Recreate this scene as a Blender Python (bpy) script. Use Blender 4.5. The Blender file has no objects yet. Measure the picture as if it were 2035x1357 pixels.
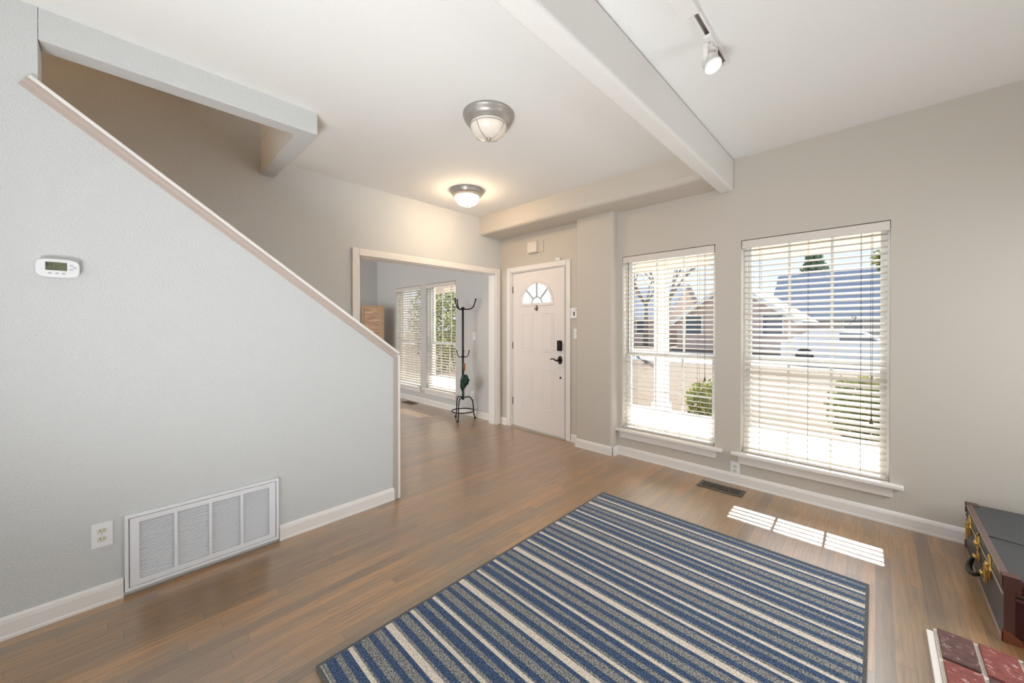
import bpy, bmesh, math, random
from mathutils import Vector, Matrix
random.seed(7)
scn = bpy.context.scene
col = scn.collection
R = math.radians

# ------------------------------------------------------------------ camera
CAMH = 1.32
cam_d = bpy.data.cameras.new('camera')
cam = bpy.data.objects.new('camera', cam_d)
col.objects.link(cam)
cam.location = (0, 0, CAMH)
cam.rotation_euler = (R(90 - 0.295), 0, R(44.176))
cam_d.sensor_width = 36.0
cam_d.lens = 36.0 * 745.69 / 2035.0
cam_d.shift_y = -26.22 / 2035.0
cam_d.clip_start = 0.05
cam_d.clip_end = 400
scn.camera = cam

# ------------------------------------------------------------------ view, sky, sun, area lights
scn.view_settings.view_transform = 'Standard'
scn.view_settings.look = 'None'
scn.view_settings.gamma = 1.0
scn.view_settings.use_curve_mapping = False
scn.view_settings.exposure = 0.0

world = bpy.data.worlds.new('sky')
scn.world = world
world.use_nodes = True
wn = world.node_tree
wn.nodes.clear()
w_out = wn.nodes.new('ShaderNodeOutputWorld')
w_bg = wn.nodes.new('ShaderNodeBackground')
w_tc = wn.nodes.new('ShaderNodeTexCoord')
w_sep = wn.nodes.new('ShaderNodeSeparateXYZ')
w_ramp = wn.nodes.new('ShaderNodeValToRGB')
w_ramp.color_ramp.elements[0].position = 0.0
w_ramp.color_ramp.elements[0].color = (0.95, 0.97, 1.0, 1)
w_ramp.color_ramp.elements[1].position = 0.7
w_ramp.color_ramp.elements[1].color = (0.50, 0.66, 0.95, 1)
wn.links.new(w_tc.outputs['Generated'], w_sep.inputs[0])
wn.links.new(w_sep.outputs['Z'], w_ramp.inputs[0])
wn.links.new(w_ramp.outputs[0], w_bg.inputs[0])
w_bg.inputs[1].default_value = 1.2
wn.links.new(w_bg.outputs[0], w_out.inputs[0])

sun_d = bpy.data.lights.new('sun', 'SUN')
sun_d.energy = 19.0
sun_d.angle = R(0.5)
sun_d.color = (1.0, 0.95, 0.87)
sun = bpy.data.objects.new('sun', sun_d)
col.objects.link(sun)
sun.rotation_euler = Vector((0.02, -1.0, -0.727)).to_track_quat('-Z', 'Y').to_euler()

def area(name, loc, direction, sx, sy, power, color, spread=180):
    d = bpy.data.lights.new(name, 'AREA')
    d.shape = 'RECTANGLE'
    d.size, d.size_y = sx, sy
    d.energy = power
    d.color = color
    d.spread = R(spread)
    o = bpy.data.objects.new(name, d)
    col.objects.link(o)
    o.location = loc
    o.rotation_euler = Vector(direction).to_track_quat('-Z', 'Y').to_euler()
    return o
# added fill lights out of frame
area('back_fill', (-0.6, -3.35, 1.45), (-0.05, 1, 0.10), 2.6, 1.8, 38, (0.90, 0.95, 1.0))  # unseen fill behind the camera; the back wall has no window
area('low_uplight_fill', (-0.5, -0.8, 0.15), (-0.35, 0.8, 1), 1.2, 0.6, 46, (0.92, 0.96, 1.0), 120)  # added uplight near the floor, lifts the ceiling
area('side_fill', (1.95, 2.75, 1.7), (-0.9, -0.03, -0.66), 1.2, 1.2, 24, (0.90, 0.95, 1.0), 125)  # added fill past the frame edge, not a real window
area('side_low_fill', (2.7, 2.3, 0.35), (-1, -0.05, 0.72), 1.2, 0.9, 8, (0.95, 0.97, 1.0), 100)  # added low fill aimed up across the room
area('dining_fill', (-5.4, -1.9, 1.5), (0, 1, 0.1), 2.6, 1.9, 92, (0.93, 0.965, 1.0))  # added fill in front of the windowless dining room back wall
# added fill lights up under the porch roof, standing in for brighter daylight
area('porch_fill', (-0.9, 4.8, 2.43), (0, 0, -1), 4.4, 1.8, 75, (0.90, 0.955, 1.0))  # added downlight over the porch floor, above the sight line
area('porch_tilted_fill', (-0.9, 4.6, 2.42), (0, -0.8, -1), 4.4, 1.6, 130, (0.90, 0.955, 1.0), 140)  # added fill tilted in toward the front windows
area('dining_porch_fill', (-6.2, 4.8, 2.43), (0, 0, -1), 4.0, 1.8, 60, (0.90, 0.955, 1.0))  # added downlight on the porch outside the dining room

# ------------------------------------------------------------------ materials
def lin(c):
    return tuple((x / 255.0 / 12.92) if x / 255.0 <= 0.04045 else ((x / 255.0 + 0.055) / 1.055) ** 2.4 for x in c) + (1.0,)

def mat(name, rgb, rough=0.6, metal=0.0, spec=0.5, bump=None, vary=None, emit=None, trans=0.0):
    """rgb in sRGB 0-255; bump=(scale, strength, distance); vary=(scale, amount)"""
    m = bpy.data.materials.new(name)
    m.use_nodes = True
    nt = m.node_tree
    b = nt.nodes['Principled BSDF']
    c = lin(rgb)
    b.inputs['Base Color'].default_value = c
    b.inputs['Roughness'].default_value = rough
    b.inputs['Metallic'].default_value = metal
    b.inputs['Specular IOR Level'].default_value = spec
    b.inputs['Transmission Weight'].default_value = trans
    tc = None
    if bump or vary:
        tc = nt.nodes.new('ShaderNodeTexCoord')
    if bump:
        n = nt.nodes.new('ShaderNodeTexNoise')
        n.inputs['Scale'].default_value = bump[0]
        n.inputs['Detail'].default_value = 2.0
        bp = nt.nodes.new('ShaderNodeBump')
        bp.inputs['Strength'].default_value = bump[1]
        bp.inputs['Distance'].default_value = bump[2]
        nt.links.new(tc.outputs['Object'], n.inputs['Vector'])
        nt.links.new(n.outputs['Fac'], bp.inputs['Height'])
        nt.links.new(bp.outputs['Normal'], b.inputs['Normal'])
    if vary:
        n = nt.nodes.new('ShaderNodeTexNoise')
        n.inputs['Scale'].default_value = vary[0]
        n.inputs['Detail'].default_value = 5.0
        mx = nt.nodes.new('ShaderNodeMix')
        mx.data_type = 'RGBA'
        k = vary[1]
        mx.inputs[6].default_value = (c[0] * (1 - k), c[1] * (1 - k), c[2] * (1 - k), 1)
        mx.inputs[7].default_value = (min(1, c[0] * (1 + k)), min(1, c[1] * (1 + k)), min(1, c[2] * (1 + k)), 1)
        nt.links.new(tc.outputs['Object'], n.inputs['Vector'])
        nt.links.new(n.outputs['Fac'], mx.inputs[0])
        nt.links.new(mx.outputs[2], b.inputs['Base Color'])
    if emit:
        b.inputs['Emission Color'].default_value = lin(emit[0])
        b.inputs['Emission Strength'].default_value = emit[1]
    return m

M = {}
M['wall'] = mat('wall_paint', (212, 213, 211), 0.75, bump=(120, 0.75, 0.005))
M['wall_smooth_backlit'] = mat('backlit_front_wall_paint', (205, 197, 185), 0.7, bump=(120, 0.18, 0.003))  # same paint as the other walls, with backlit shade mixed into its colour
M['ceiling'] = mat('ceiling_paint', (238, 237, 233), 0.85, bump=(120, 0.45, 0.004))
M['beam'] = mat('beam_paint', (232, 229, 224), 0.5, bump=(130, 0.4, 0.004))
M['dining'] = mat('dining_wall_paint', (208, 206, 203), 0.75, bump=(120, 0.2, 0.003))
M['stairwell'] = mat('stairwell_paint', (214, 204, 192), 0.75, bump=(130, 0.4, 0.004))
M['trim'] = mat('white_trim_paint', (240, 235, 229), 0.35)
M['taupe'] = mat('taupe_trim_paint', (190, 174, 163), 0.4)
M['door'] = mat('door_paint', (238, 230, 224), 0.38)
M['vinyl'] = mat('white_vinyl', (232, 232, 230), 0.35)
M['slat'] = mat('blind_slat', (216, 209, 198), 0.42)
M['valance'] = mat('blind_valance', (226, 217, 207), 0.45)
M['cord'] = mat('blind_cord', (92, 84, 76), 0.8)
M['tassel'] = mat('tassel_wood', (92, 78, 64), 0.6)
M['black'] = mat('black_metal', (38, 38, 38), 0.4, metal=0.6)
M['iron'] = mat('wrought_iron', (40, 40, 38), 0.5, metal=0.5)
M['plastic'] = mat('white_plastic', (240, 240, 240), 0.3)
M['cream_plastic'] = mat('cream_plastic', (226, 221, 206), 0.3)
M['dark'] = mat('dark_recess', (30, 28, 26), 0.8)
M['hinge'] = mat('bronze_hinge', (120, 100, 75), 0.35, metal=0.8)
M['brass'] = mat('brass', (222, 186, 110), 0.25, metal=0.95)
M['nickel'] = mat('brushed_pewter', (176, 171, 164), 0.38, metal=0.5, vary=(60, 0.12))
M['opal'] = mat('opal_glass', (246, 236, 222), 0.25)
M['opal_lit'] = mat('lit_opal_glass', (255, 240, 210), 0.25, emit=((255, 222, 182), 58.0))
M['lens'] = mat('lit_lamp_lens', (255, 250, 240), 0.3, emit=((255, 240, 212), 9.0))
M['white_metal'] = mat('white_metal', (235, 232, 228), 0.35)
M['track_slot'] = mat('track_slot', (120, 112, 104), 0.4, metal=0.5)
M['grille'] = mat('grille_enamel', (238, 238, 240), 0.35)
M['register'] = mat('register_bronze', (110, 102, 92), 0.45, metal=0.5)
M['umbrella'] = mat('green_nylon', (24, 58, 50), 0.55, vary=(25, 0.3))
M['handle_wood'] = mat('handle_wood', (150, 92, 52), 0.4)
M['suit_grey'] = mat('slate_vinyl', (64, 66, 68), 0.42, vary=(18, 0.25), bump=(60, 0.2, 0.003))
M['suit_red'] = mat('maroon_vinyl', (66, 22, 26), 0.35, vary=(30, 0.2))
M['leather'] = mat('brown_leather', (88, 56, 46), 0.42, vary=(25, 0.25))
M['copper'] = mat('copper_corner', (150, 92, 70), 0.35, metal=0.6)
M['edge_metal'] = mat('worn_edge_metal', (190, 176, 168), 0.35, metal=0.5)
M['lcd'] = mat('lcd_screen', (112, 116, 92), 0.25)
M['lcd_ink'] = mat('lcd_digits', (26, 32, 24), 0.4)
M['pale_button'] = mat('grey_button', (196, 198, 200), 0.4)
M['wicker_frame'] = mat('weathered_wood', (178, 150, 118), 0.7, vary=(20, 0.25))
M['threshold'] = mat('threshold_metal', (190, 180, 168), 0.3, metal=0.6)
M['concrete'] = mat('porch_concrete', (222, 218, 212), 0.8, vary=(6, 0.06))
M['lawn'] = mat('dry_lawn', (104, 88, 72), 0.95, vary=(3, 0.35))
M['asphalt'] = mat('asphalt', (150, 148, 148), 0.9, vary=(8, 0.08))
M['eave'] = mat('porch_eave_paint', (206, 188, 170), 0.6)
M['post'] = mat('porch_post_paint', (240, 238, 234), 0.5)
M['roof'] = mat('slate_shingle', (158, 166, 180), 0.85, vary=(5, 0.15))
M['roof_brown'] = mat('weathered_shingle', (186, 176, 170), 0.85, vary=(5, 0.15))
M['brick_far'] = mat('pink_brick', (214, 192, 180), 0.85, vary=(9, 0.15))
M['siding'] = mat('pale_siding', (214, 208, 200), 0.8)
M['bark'] = mat('bark', (150, 136, 126), 0.9)
M['leaf'] = mat('shrub_leaf', (104, 120, 60), 0.7, vary=(4, 0.4))
M['leaf_dark'] = mat('evergreen_leaf', (84, 104, 76), 0.8, vary=(4, 0.35))
def leafy(name, c1, c2):
    m = bpy.data.materials.new(name)
    m.use_nodes = True
    nt = m.node_tree
    nt.nodes.clear()
    o = nt.nodes.new('ShaderNodeOutputMaterial')
    tc = nt.nodes.new('ShaderNodeTexCoord')
    n = nt.nodes.new('ShaderNodeTexNoise'); n.inputs['Scale'].default_value = 6; n.inputs['Detail'].default_value = 4
    r = nt.nodes.new('ShaderNodeValToRGB')
    r.color_ramp.elements[0].position = .35; r.color_ramp.elements[0].color = lin(c1)
    r.color_ramp.elements[1].position = .65; r.color_ramp.elements[1].color = lin(c2)
    d = nt.nodes.new('ShaderNodeBsdfDiffuse'); t = nt.nodes.new('ShaderNodeBsdfTranslucent')
    mx = nt.nodes.new('ShaderNodeMixShader'); mx.inputs[0].default_value = .5
    L_ = nt.links.new
    L_(tc.outputs['Object'], n.inputs['Vector']); L_(n.outputs['Fac'], r.inputs[0])
    L_(r.outputs[0], d.inputs[0]); L_(r.outputs[0], t.inputs[0])
    L_(d.outputs[0], mx.inputs[1]); L_(t.outputs[0], mx.inputs[2]); L_(mx.outputs[0], o.inputs[0])
    return m
M['leaf'] = leafy('shrub_leaf', (88, 104, 58), (158, 156, 100))
M['leaf_dark'] = leafy('evergreen_leaf', (100, 124, 100), (150, 168, 140))
M['glass_dark'] = mat('far_window_glass', (90, 100, 112), 0.15)
M['car_paint'] = mat('white_car_paint', (235, 236, 238), 0.25)
M['rubber'] = mat('tyre_rubber', (35, 35, 36), 0.8)

def glass_mat():
    m = bpy.data.materials.new('window_glass')
    m.use_nodes = True
    nt = m.node_tree
    nt.nodes.clear()
    o = nt.nodes.new('ShaderNodeOutputMaterial')
    t = nt.nodes.new('ShaderNodeBsdfTransparent')
    t.inputs[0].default_value = (0.93, 0.95, 0.96, 1)
    g = nt.nodes.new('ShaderNodeBsdfGlossy')
    g.inputs['Roughness'].default_value = 0.02
    f = nt.nodes.new('ShaderNodeFresnel')
    f.inputs[0].default_value = 1.45
    mx = nt.nodes.new('ShaderNodeMixShader')
    ge = nt.nodes.new('ShaderNodeNewGeometry')
    sb = nt.nodes.new('ShaderNodeMath'); sb.operation = 'SUBTRACT'; sb.inputs[0].default_value = 1.0
    ml = nt.nodes.new('ShaderNodeMath'); ml.operation = 'MULTIPLY'
    nt.links.new(ge.outputs['Backfacing'], sb.inputs[1])
    nt.links.new(sb.outputs[0], ml.inputs[0]); nt.links.new(f.outputs[0], ml.inputs[1])
    nt.links.new(ml.outputs[0], mx.inputs[0])
    nt.links.new(t.outputs[0], mx.inputs[1])
    nt.links.new(g.outputs[0], mx.inputs[2])
    nt.links.new(mx.outputs[0], o.inputs[0])
    return m
M['glass'] = glass_mat()

def frosted_mat():
    m = bpy.data.materials.new('frosted_fan_glass')
    m.use_nodes = True
    nt = m.node_tree
    nt.nodes.clear()
    o = nt.nodes.new('ShaderNodeOutputMaterial')
    t = nt.nodes.new('ShaderNodeBsdfTranslucent')
    t.inputs[0].default_value = (0.62, 0.64, 0.65, 1)
    p = nt.nodes.new('ShaderNodeBsdfTransparent')
    p.inputs[0].default_value = (0.80, 0.82, 0.84, 1)
    mx = nt.nodes.new('ShaderNodeMixShader')
    mx.inputs[0].default_value = 0.35
    nt.links.new(p.outputs[0], mx.inputs[1])
    nt.links.new(t.outputs[0], mx.inputs[2])
    nt.links.new(mx.outputs[0], o.inputs[0])
    return m
M['frosted'] = frosted_mat()

def math_node(nt, op, a, b=None):
    n = nt.nodes.new('ShaderNodeMath')
    n.operation = op
    for i, v in ((0, a), (1, b)):
        if v is None:
            continue
        if isinstance(v, (int, float)):
            n.inputs[i].default_value = v
        else:
            nt.links.new(v, n.inputs[i])
    return n.outputs[0]

def floor_mat():
    m = bpy.data.materials.new('oak_strip_floor')
    m.use_nodes = True
    nt = m.node_tree
    b = nt.nodes['Principled BSDF']
    tc = nt.nodes.new('ShaderNodeTexCoord')
    sp = nt.nodes.new('ShaderNodeSeparateXYZ')
    nt.links.new(tc.outputs['Object'], sp.inputs[0])
    W, L = 0.057, 1.1
    xs = math_node(nt, 'DIVIDE', sp.outputs['X'], W)
    ix = math_node(nt, 'FLOOR', xs)
    fx = math_node(nt, 'FRACT', xs)
    wn1 = nt.nodes.new('ShaderNodeTexWhiteNoise')
    wn1.noise_dimensions = '1D'
    nt.links.new(ix, wn1.inputs['W'])
    ys = math_node(nt, 'ADD', math_node(nt, 'DIVIDE', sp.outputs['Y'], L), math_node(nt, 'MULTIPLY', wn1.outputs['Value'], 7.31))
    iy = math_node(nt, 'FLOOR', ys)
    fy = math_node(nt, 'FRACT', ys)
    cx = nt.nodes.new('ShaderNodeCombineXYZ')
    nt.links.new(ix, cx.inputs[0]); nt.links.new(iy, cx.inputs[1])
    wn2 = nt.nodes.new('ShaderNodeTexWhiteNoise')
    wn2.noise_dimensions = '2D'
    nt.links.new(cx.outputs[0], wn2.inputs['Vector'])
    ramp = nt.nodes.new('ShaderNodeValToRGB')
    cr = ramp.color_ramp
    cols = [(0.0, (128, 98, 62)), (0.25, (176, 134, 80)), (0.5, (150, 116, 73)), (0.75, (188, 138, 78)), (1.0, (140, 116, 84))]
    cr.elements[0].position = 0; cr.elements[0].color = lin(cols[0][1])
    cr.elements[1].position = 1; cr.elements[1].color = lin(cols[-1][1])
    for p, c in cols[1:-1]:
        e = cr.elements.new(p); e.color = lin(c)
    nt.links.new(wn2.outputs['Value'], ramp.inputs[0])
    # grain: noise stretched along the strips, shifted per board
    gv = nt.nodes.new('ShaderNodeCombineXYZ')
    nt.links.new(math_node(nt, 'MULTIPLY', sp.outputs['X'], 95.0), gv.inputs[0])
    nt.links.new(math_node(nt, 'MULTIPLY', sp.outputs['Y'], 4.5), gv.inputs[1])
    nt.links.new(math_node(nt, 'MULTIPLY', wn2.outputs['Value'], 37.0), gv.inputs[2])
    gn = nt.nodes.new('ShaderNodeTexNoise')
    gn.inputs['Scale'].default_value = 1.0
    gn.inputs['Detail'].default_value = 6.0
    gn.inputs['Roughness'].default_value = 0.65
    gn.inputs['Distortion'].default_value = 0.6
    nt.links.new(gv.outputs[0], gn.inputs['Vector'])
    gr = nt.nodes.new('ShaderNodeValToRGB')
    gr.color_ramp.elements[0].position = 0.36; gr.color_ramp.elements[0].color = (0.52, 0.50, 0.48, 1)
    gr.color_ramp.elements[1].position = 0.62; gr.color_ramp.elements[1].color = (1.08, 1.05, 1.02, 1)
    nt.links.new(gn.outputs['Fac'], gr.inputs[0])
    mul = nt.nodes.new('ShaderNodeMix'); mul.data_type = 'RGBA'; mul.blend_type = 'MULTIPLY'
    mul.inputs[0].default_value = 0.85
    nt.links.new(ramp.outputs[0], mul.inputs[6]); nt.links.new(gr.outputs[0], mul.inputs[7])
    # broad weathered grey patches
    pn = nt.nodes.new('ShaderNodeTexNoise'); pn.inputs['Scale'].default_value = 1.3; pn.inputs['Detail'].default_value = 4
    nt.links.new(tc.outputs['Object'], pn.inputs['Vector'])
    pr = nt.nodes.new('ShaderNodeValToRGB')
    pr.color_ramp.elements[0].position = 0.45; pr.color_ramp.elements[0].color = (0, 0, 0, 1)
    pr.color_ramp.elements[1].position = 0.7; pr.color_ramp.elements[1].color = (0.5, 0.5, 0.5, 1)
    nt.links.new(pn.outputs['Fac'], pr.inputs[0])
    mg = nt.nodes.new('ShaderNodeMix'); mg.data_type = 'RGBA'
    nt.links.new(pr.outputs[0], mg.inputs[0])
    nt.links.new(mul.outputs[2], mg.inputs[6])
    mg.inputs[7].default_value = lin((128, 114, 100))
    # seams
    e1 = math_node(nt, 'LESS_THAN', fx, 0.035)
    e2 = math_node(nt, 'LESS_THAN', fy, 0.0022)
    seam = math_node(nt, 'MULTIPLY', math_node(nt, 'MAXIMUM', e1, e2), 0.55)
    ms = nt.nodes.new('ShaderNodeMix'); ms.data_type = 'RGBA'
    nt.links.new(seam, ms.inputs[0]); nt.links.new(mg.outputs[2], ms.inputs[6])
    ms.inputs[7].default_value = lin((62, 44, 32))
    nt.links.new(ms.outputs[2], b.inputs['Base Color'])
    b.inputs['Roughness'].default_value = 0.34
    b.inputs['Specular IOR Level'].default_value = 1.0
    b.inputs['Coat Weight'].default_value = 1.0
    b.inputs['Coat Roughness'].default_value = 0.32
    b.inputs['Coat IOR'].default_value = 1.9
    bp = nt.nodes.new('ShaderNodeBump'); bp.inputs['Strength'].default_value = 0.10; bp.inputs['Distance'].default_value = 0.002
    nt.links.new(gn.outputs['Fac'], bp.inputs['Height'])
    nt.links.new(bp.outputs['Normal'], b.inputs['Normal'])
    return m
M['floor'] = floor_mat()

def pile_mat(name, c1, c2):
    m = bpy.data.materials.new(name)
    m.use_nodes = True
    nt = m.node_tree
    b = nt.nodes['Principled BSDF']
    tc = nt.nodes.new('ShaderNodeTexCoord')
    n = nt.nodes.new('ShaderNodeTexNoise'); n.inputs['Scale'].default_value = 170; n.inputs['Detail'].default_value = 4
    nt.links.new(tc.outputs['Object'], n.inputs['Vector'])
    r = nt.nodes.new('ShaderNodeValToRGB')
    r.color_ramp.elements[0].position = 0.38; r.color_ramp.elements[0].color = lin(c1)
    r.color_ramp.elements[1].position = 0.62; r.color_ramp.elements[1].color = lin(c2)
    nt.links.new(n.outputs['Fac'], r.inputs[0])
    nt.links.new(r.outputs[0], b.inputs['Base Color'])
    b.inputs['Roughness'].default_value = 0.95
    b.inputs['Specular IOR Level'].default_value = 0.15
    b.inputs['Sheen Weight'].default_value = 0.35
    b.inputs['Sheen Roughness'].default_value = 0.4
    bp = nt.nodes.new('ShaderNodeBump'); bp.inputs['Strength'].default_value = 0.8; bp.inputs['Distance'].default_value = 0.004
    nt.links.new(n.outputs['Fac'], bp.inputs['Height'])
    nt.links.new(bp.outputs['Normal'], b.inputs['Normal'])
    return m
M['rug_cream'] = pile_mat('rug_cream', (196, 184, 170), (246, 236, 222))
M['rug_navy'] = pile_mat('rug_navy', (34, 50, 78), (80, 106, 142))
M['rug_grey'] = pile_mat('rug_grey', (76, 78, 78), (172, 171, 168))
M['rug_edge'] = pile_mat('rug_binding', (66, 68, 72), (112, 112, 112))

def brick_mat():
    m = bpy.data.materials.new('hearth_mortar')
    m.use_nodes = True
    return m
M['mortar'] = mat('hearth_mortar', (226, 218, 208), 0.85, bump=(90, 0.5, 0.004), vary=(40, 0.1))
def worn_brick(name, base):
    m = bpy.data.materials.new(name)
    m.use_nodes = True
    nt = m.node_tree
    b = nt.nodes['Principled BSDF']
    tc = nt.nodes.new('ShaderNodeTexCoord')
    n = nt.nodes.new('ShaderNodeTexNoise'); n.inputs['Scale'].default_value = 38; n.inputs['Detail'].default_value = 7; n.inputs['Roughness'].default_value = 0.7
    nt.links.new(tc.outputs['Object'], n.inputs['Vector'])
    r = nt.nodes.new('ShaderNodeValToRGB')
    r.color_ramp.elements[0].position = 0.3; r.color_ramp.elements[0].color = lin(tuple(int(x * 0.75) for x in base))
    r.color_ramp.elements[1].position = 0.68; r.color_ramp.elements[1].color = lin((220, 206, 200))
    e = r.color_ramp.elements.new(0.58); e.color = lin(base)
    nt.links.new(n.outputs['Fac'], r.inputs[0])
    nt.links.new(r.outputs[0], b.inputs['Base Color'])
    b.inputs['Roughness'].default_value = 0.7
    bp = nt.nodes.new('ShaderNodeBump'); bp.inputs['Strength'].default_value = 0.5; bp.inputs['Distance'].default_value = 0.004
    nt.links.new(n.outputs['Fac'], bp.inputs['Height'])
    nt.links.new(bp.outputs['Normal'], b.inputs['Normal'])
    return m
M['brick_a'] = worn_brick('brick_umber', (108, 76, 72))
M['brick_b'] = worn_brick('brick_red', (150, 82, 74))

def weave_mat():
    m = bpy.data.materials.new('woven_cane')
    m.use_nodes = True
    nt = m.node_tree
    b = nt.nodes['Principled BSDF']
    tc = nt.nodes.new('ShaderNodeTexCoord')
    mp = nt.nodes.new('ShaderNodeMapping'); mp.inputs['Scale'].default_value = (4, 4, 90)
    n = nt.nodes.new('ShaderNodeTexNoise'); n.inputs['Scale'].default_value = 1.0; n.inputs['Detail'].default_value = 4
    nt.links.new(tc.outputs['Object'], mp.inputs[0]); nt.links.new(mp.outputs[0], n.inputs['Vector'])
    r = nt.nodes.new('ShaderNodeValToRGB')
    r.color_ramp.elements[0].position = 0.35; r.color_ramp.elements[0].color = lin((150, 112, 84))
    r.color_ramp.elements[1].position = 0.65; r.color_ramp.elements[1].color = lin((222, 186, 152))
    nt.links.new(n.outputs['Fac'], r.inputs[0]); nt.links.new(r.outputs[0], b.inputs['Base Color'])
    b.inputs['Roughness'].default_value = 0.75
    return m
M['cane'] = weave_mat()

# ------------------------------------------------------------------ mesh helpers
WORLD = {}          # world origin of every object that may be a parent

class MB:
    def __init__(self):
        self.bm = bmesh.new()
    def _v(self, pts):
        return [self.bm.verts.new(p) for p in pts]
    def box(self, x0, x1, y0, y1, z0, z1, mi=0):
        v = self._v([(x0, y0, z0), (x1, y0, z0), (x1, y1, z0), (x0, y1, z0), (x0, y0, z1), (x1, y0, z1), (x1, y1, z1), (x0, y1, z1)])
        for f in ((3, 2, 1, 0), (4, 5, 6, 7), (0, 1, 5, 4), (1, 2, 6, 5), (2, 3, 7, 6), (3, 0, 4, 7)):
            self.bm.faces.new([v[i] for i in f]).material_index = mi
        return self
    def obox(self, c, ax, ay, az, hx, hy, hz, mi=0):
        """oriented box: centre, unit axes, half sizes"""
        c, ax, ay, az = map(Vector, (c, ax, ay, az))
        pts = []
        for sz in (-1, 1):
            for sx, sy in ((-1, -1), (1, -1), (1, 1), (-1, 1)):
                pts.append(c + ax * hx * sx + ay * hy * sy + az * hz * sz)
        v = self._v(pts)
        for f in ((3, 2, 1, 0), (4, 5, 6, 7), (0, 1, 5, 4), (1, 2, 6, 5), (2, 3, 7, 6), (3, 0, 4, 7)):
            self.bm.faces.new([v[i] for i in f]).material_index = mi
        return self
    def prism(self, poly, fn, a, b, mi=0):
        """poly: 2-D outline; fn(p, t) -> 3-D point; extruded t=a..b"""
        A = self._v([fn(p, a) for p in poly]); B = self._v([fn(p, b) for p in poly])
        n = len(poly)
        self.bm.faces.new(A[::-1]).material_index = mi
        self.bm.faces.new(B).material_index = mi
        for i in range(n):
            self.bm.faces.new((A[i], A[(i + 1) % n], B[(i + 1) % n], B[i])).material_index = mi
        return self
    def tube(self, pts, r, seg=8, closed=False, mi=0, smooth=True):
        pts = [Vector(p) for p in pts]
        n = len(pts)
        rr = r if isinstance(r, (list, tuple)) else [r] * n
        rings = []
        up = None
        for i, p in enumerate(pts):
            if closed:
                d = pts[(i + 1) % n] - pts[i - 1]
            else:
                d = pts[min(i + 1, n - 1)] - pts[max(i - 1, 0)]
            d.normalize()
            if up is None:
                up = Vector((0, 0, 1)) if abs(d.z) < 0.9 else Vector((1, 0, 0))
            s = d.cross(up)
            if s.length < 1e-4:
                s = d.orthogonal()
            s.normalize()
            up = s.cross(d).normalized()
            rings.append(self._v([p + (s * math.cos(2 * math.pi * k / seg) + up * math.sin(2 * math.pi * k / seg)) * rr[i] for k in range(seg)]))
        m = n if closed else n - 1
        for i in range(m):
            a, b = rings[i], rings[(i + 1) % n]
            for k in range(seg):
                f = self.bm.faces.new((a[k], a[(k + 1) % seg], b[(k + 1) % seg], b[k]))
                f.smooth = smooth; f.material_index = mi
        if not closed:
            self.bm.faces.new(rings[0][::-1]).material_index = mi
            self.bm.faces.new(rings[-1]).material_index = mi
        return self
    def lathe(self, prof, c, axis=(0, 0, 1), seg=32, mi=0, smooth=True):
        """prof: (radius, height) from first to last; caps where radius is 0 or open ends closed"""
        az = Vector(axis).normalized()
        ax = az.orthogonal().normalized()
        ay = az.cross(ax)
        c = Vector(c)
        rings = []
        for r, h in prof:
            if r < 1e-6:
                rings.append([self.bm.verts.new(c + az * h)])
            else:
                rings.append(self._v([c + az * h + (ax * math.cos(2 * math.pi * k / seg) + ay * math.sin(2 * math.pi * k / seg)) * r for k in range(seg)]))
        for a, b in zip(rings[:-1], rings[1:]):
            for k in range(seg):
                k2 = (k + 1) % seg
                if len(a) == 1 and len(b) == 1:
                    continue
                if len(a) == 1:
                    vs = (a[0], b[k2], b[k])
                elif len(b) == 1:
                    vs = (a[k], a[k2], b[0])
                else:
                    vs = (a[k], a[k2], b[k2], b[k])
                f = self.bm.faces.new(vs); f.smooth = smooth; f.material_index = mi
        if len(rings[0]) > 1:
            self.bm.faces.new(rings[0][::-1]).material_index = mi
        if len(rings[-1]) > 1:
            self.bm.faces.new(rings[-1]).material_index = mi
        return self
    def plate(self, us, vs, holes, fn, t0, t1, mi=0):
        """grid plate us x vs with rectangular holes (u0,u1,v0,v1); closed solid; fn(u, v, t) -> point"""
        us = sorted(set(round(u, 5) for u in us + [h[0] for h in holes] + [h[1] for h in holes]))
        vs = sorted(set(round(v, 5) for v in vs + [h[2] for h in holes] + [h[3] for h in holes]))
        def solid(i, j):
            if i < 0 or j < 0 or i >= len(us) - 1 or j >= len(vs) - 1:
                return False
            cu, cv = (us[i] + us[i + 1]) / 2, (vs[j] + vs[j + 1]) / 2
            return not any(h[0] < cu < h[1] and h[2] < cv < h[3] for h in holes)
        V = {}
        def vert(i, j, s):
            k = (i, j, s)
            if k not in V:
                V[k] = self.bm.verts.new(fn(us[i], vs[j], t1 if s else t0))
            return V[k]
        def face(q):
            self.bm.faces.new(q).material_index = mi
        for i in range(len(us) - 1):
            for j in range(len(vs) - 1):
                if not solid(i, j):
                    continue
                face([vert(i, j, 0), vert(i, j + 1, 0), vert(i + 1, j + 1, 0), vert(i + 1, j, 0)])
                face([vert(i, j, 1), vert(i + 1, j, 1), vert(i + 1, j + 1, 1), vert(i, j + 1, 1)])
                if not solid(i - 1, j):
                    face([vert(i, j, 0), vert(i, j, 1), vert(i, j + 1, 1), vert(i, j + 1, 0)])
                if not solid(i + 1, j):
                    face([vert(i + 1, j, 0), vert(i + 1, j + 1, 0), vert(i + 1, j + 1, 1), vert(i + 1, j, 1)])
                if not solid(i, j - 1):
                    face([vert(i, j, 0), vert(i + 1, j, 0), vert(i + 1, j, 1), vert(i, j, 1)])
                if not solid(i, j + 1):
                    face([vert(i, j + 1, 0), vert(i, j + 1, 1), vert(i + 1, j + 1, 1), vert(i + 1, j + 1, 0)])
        return self
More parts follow.
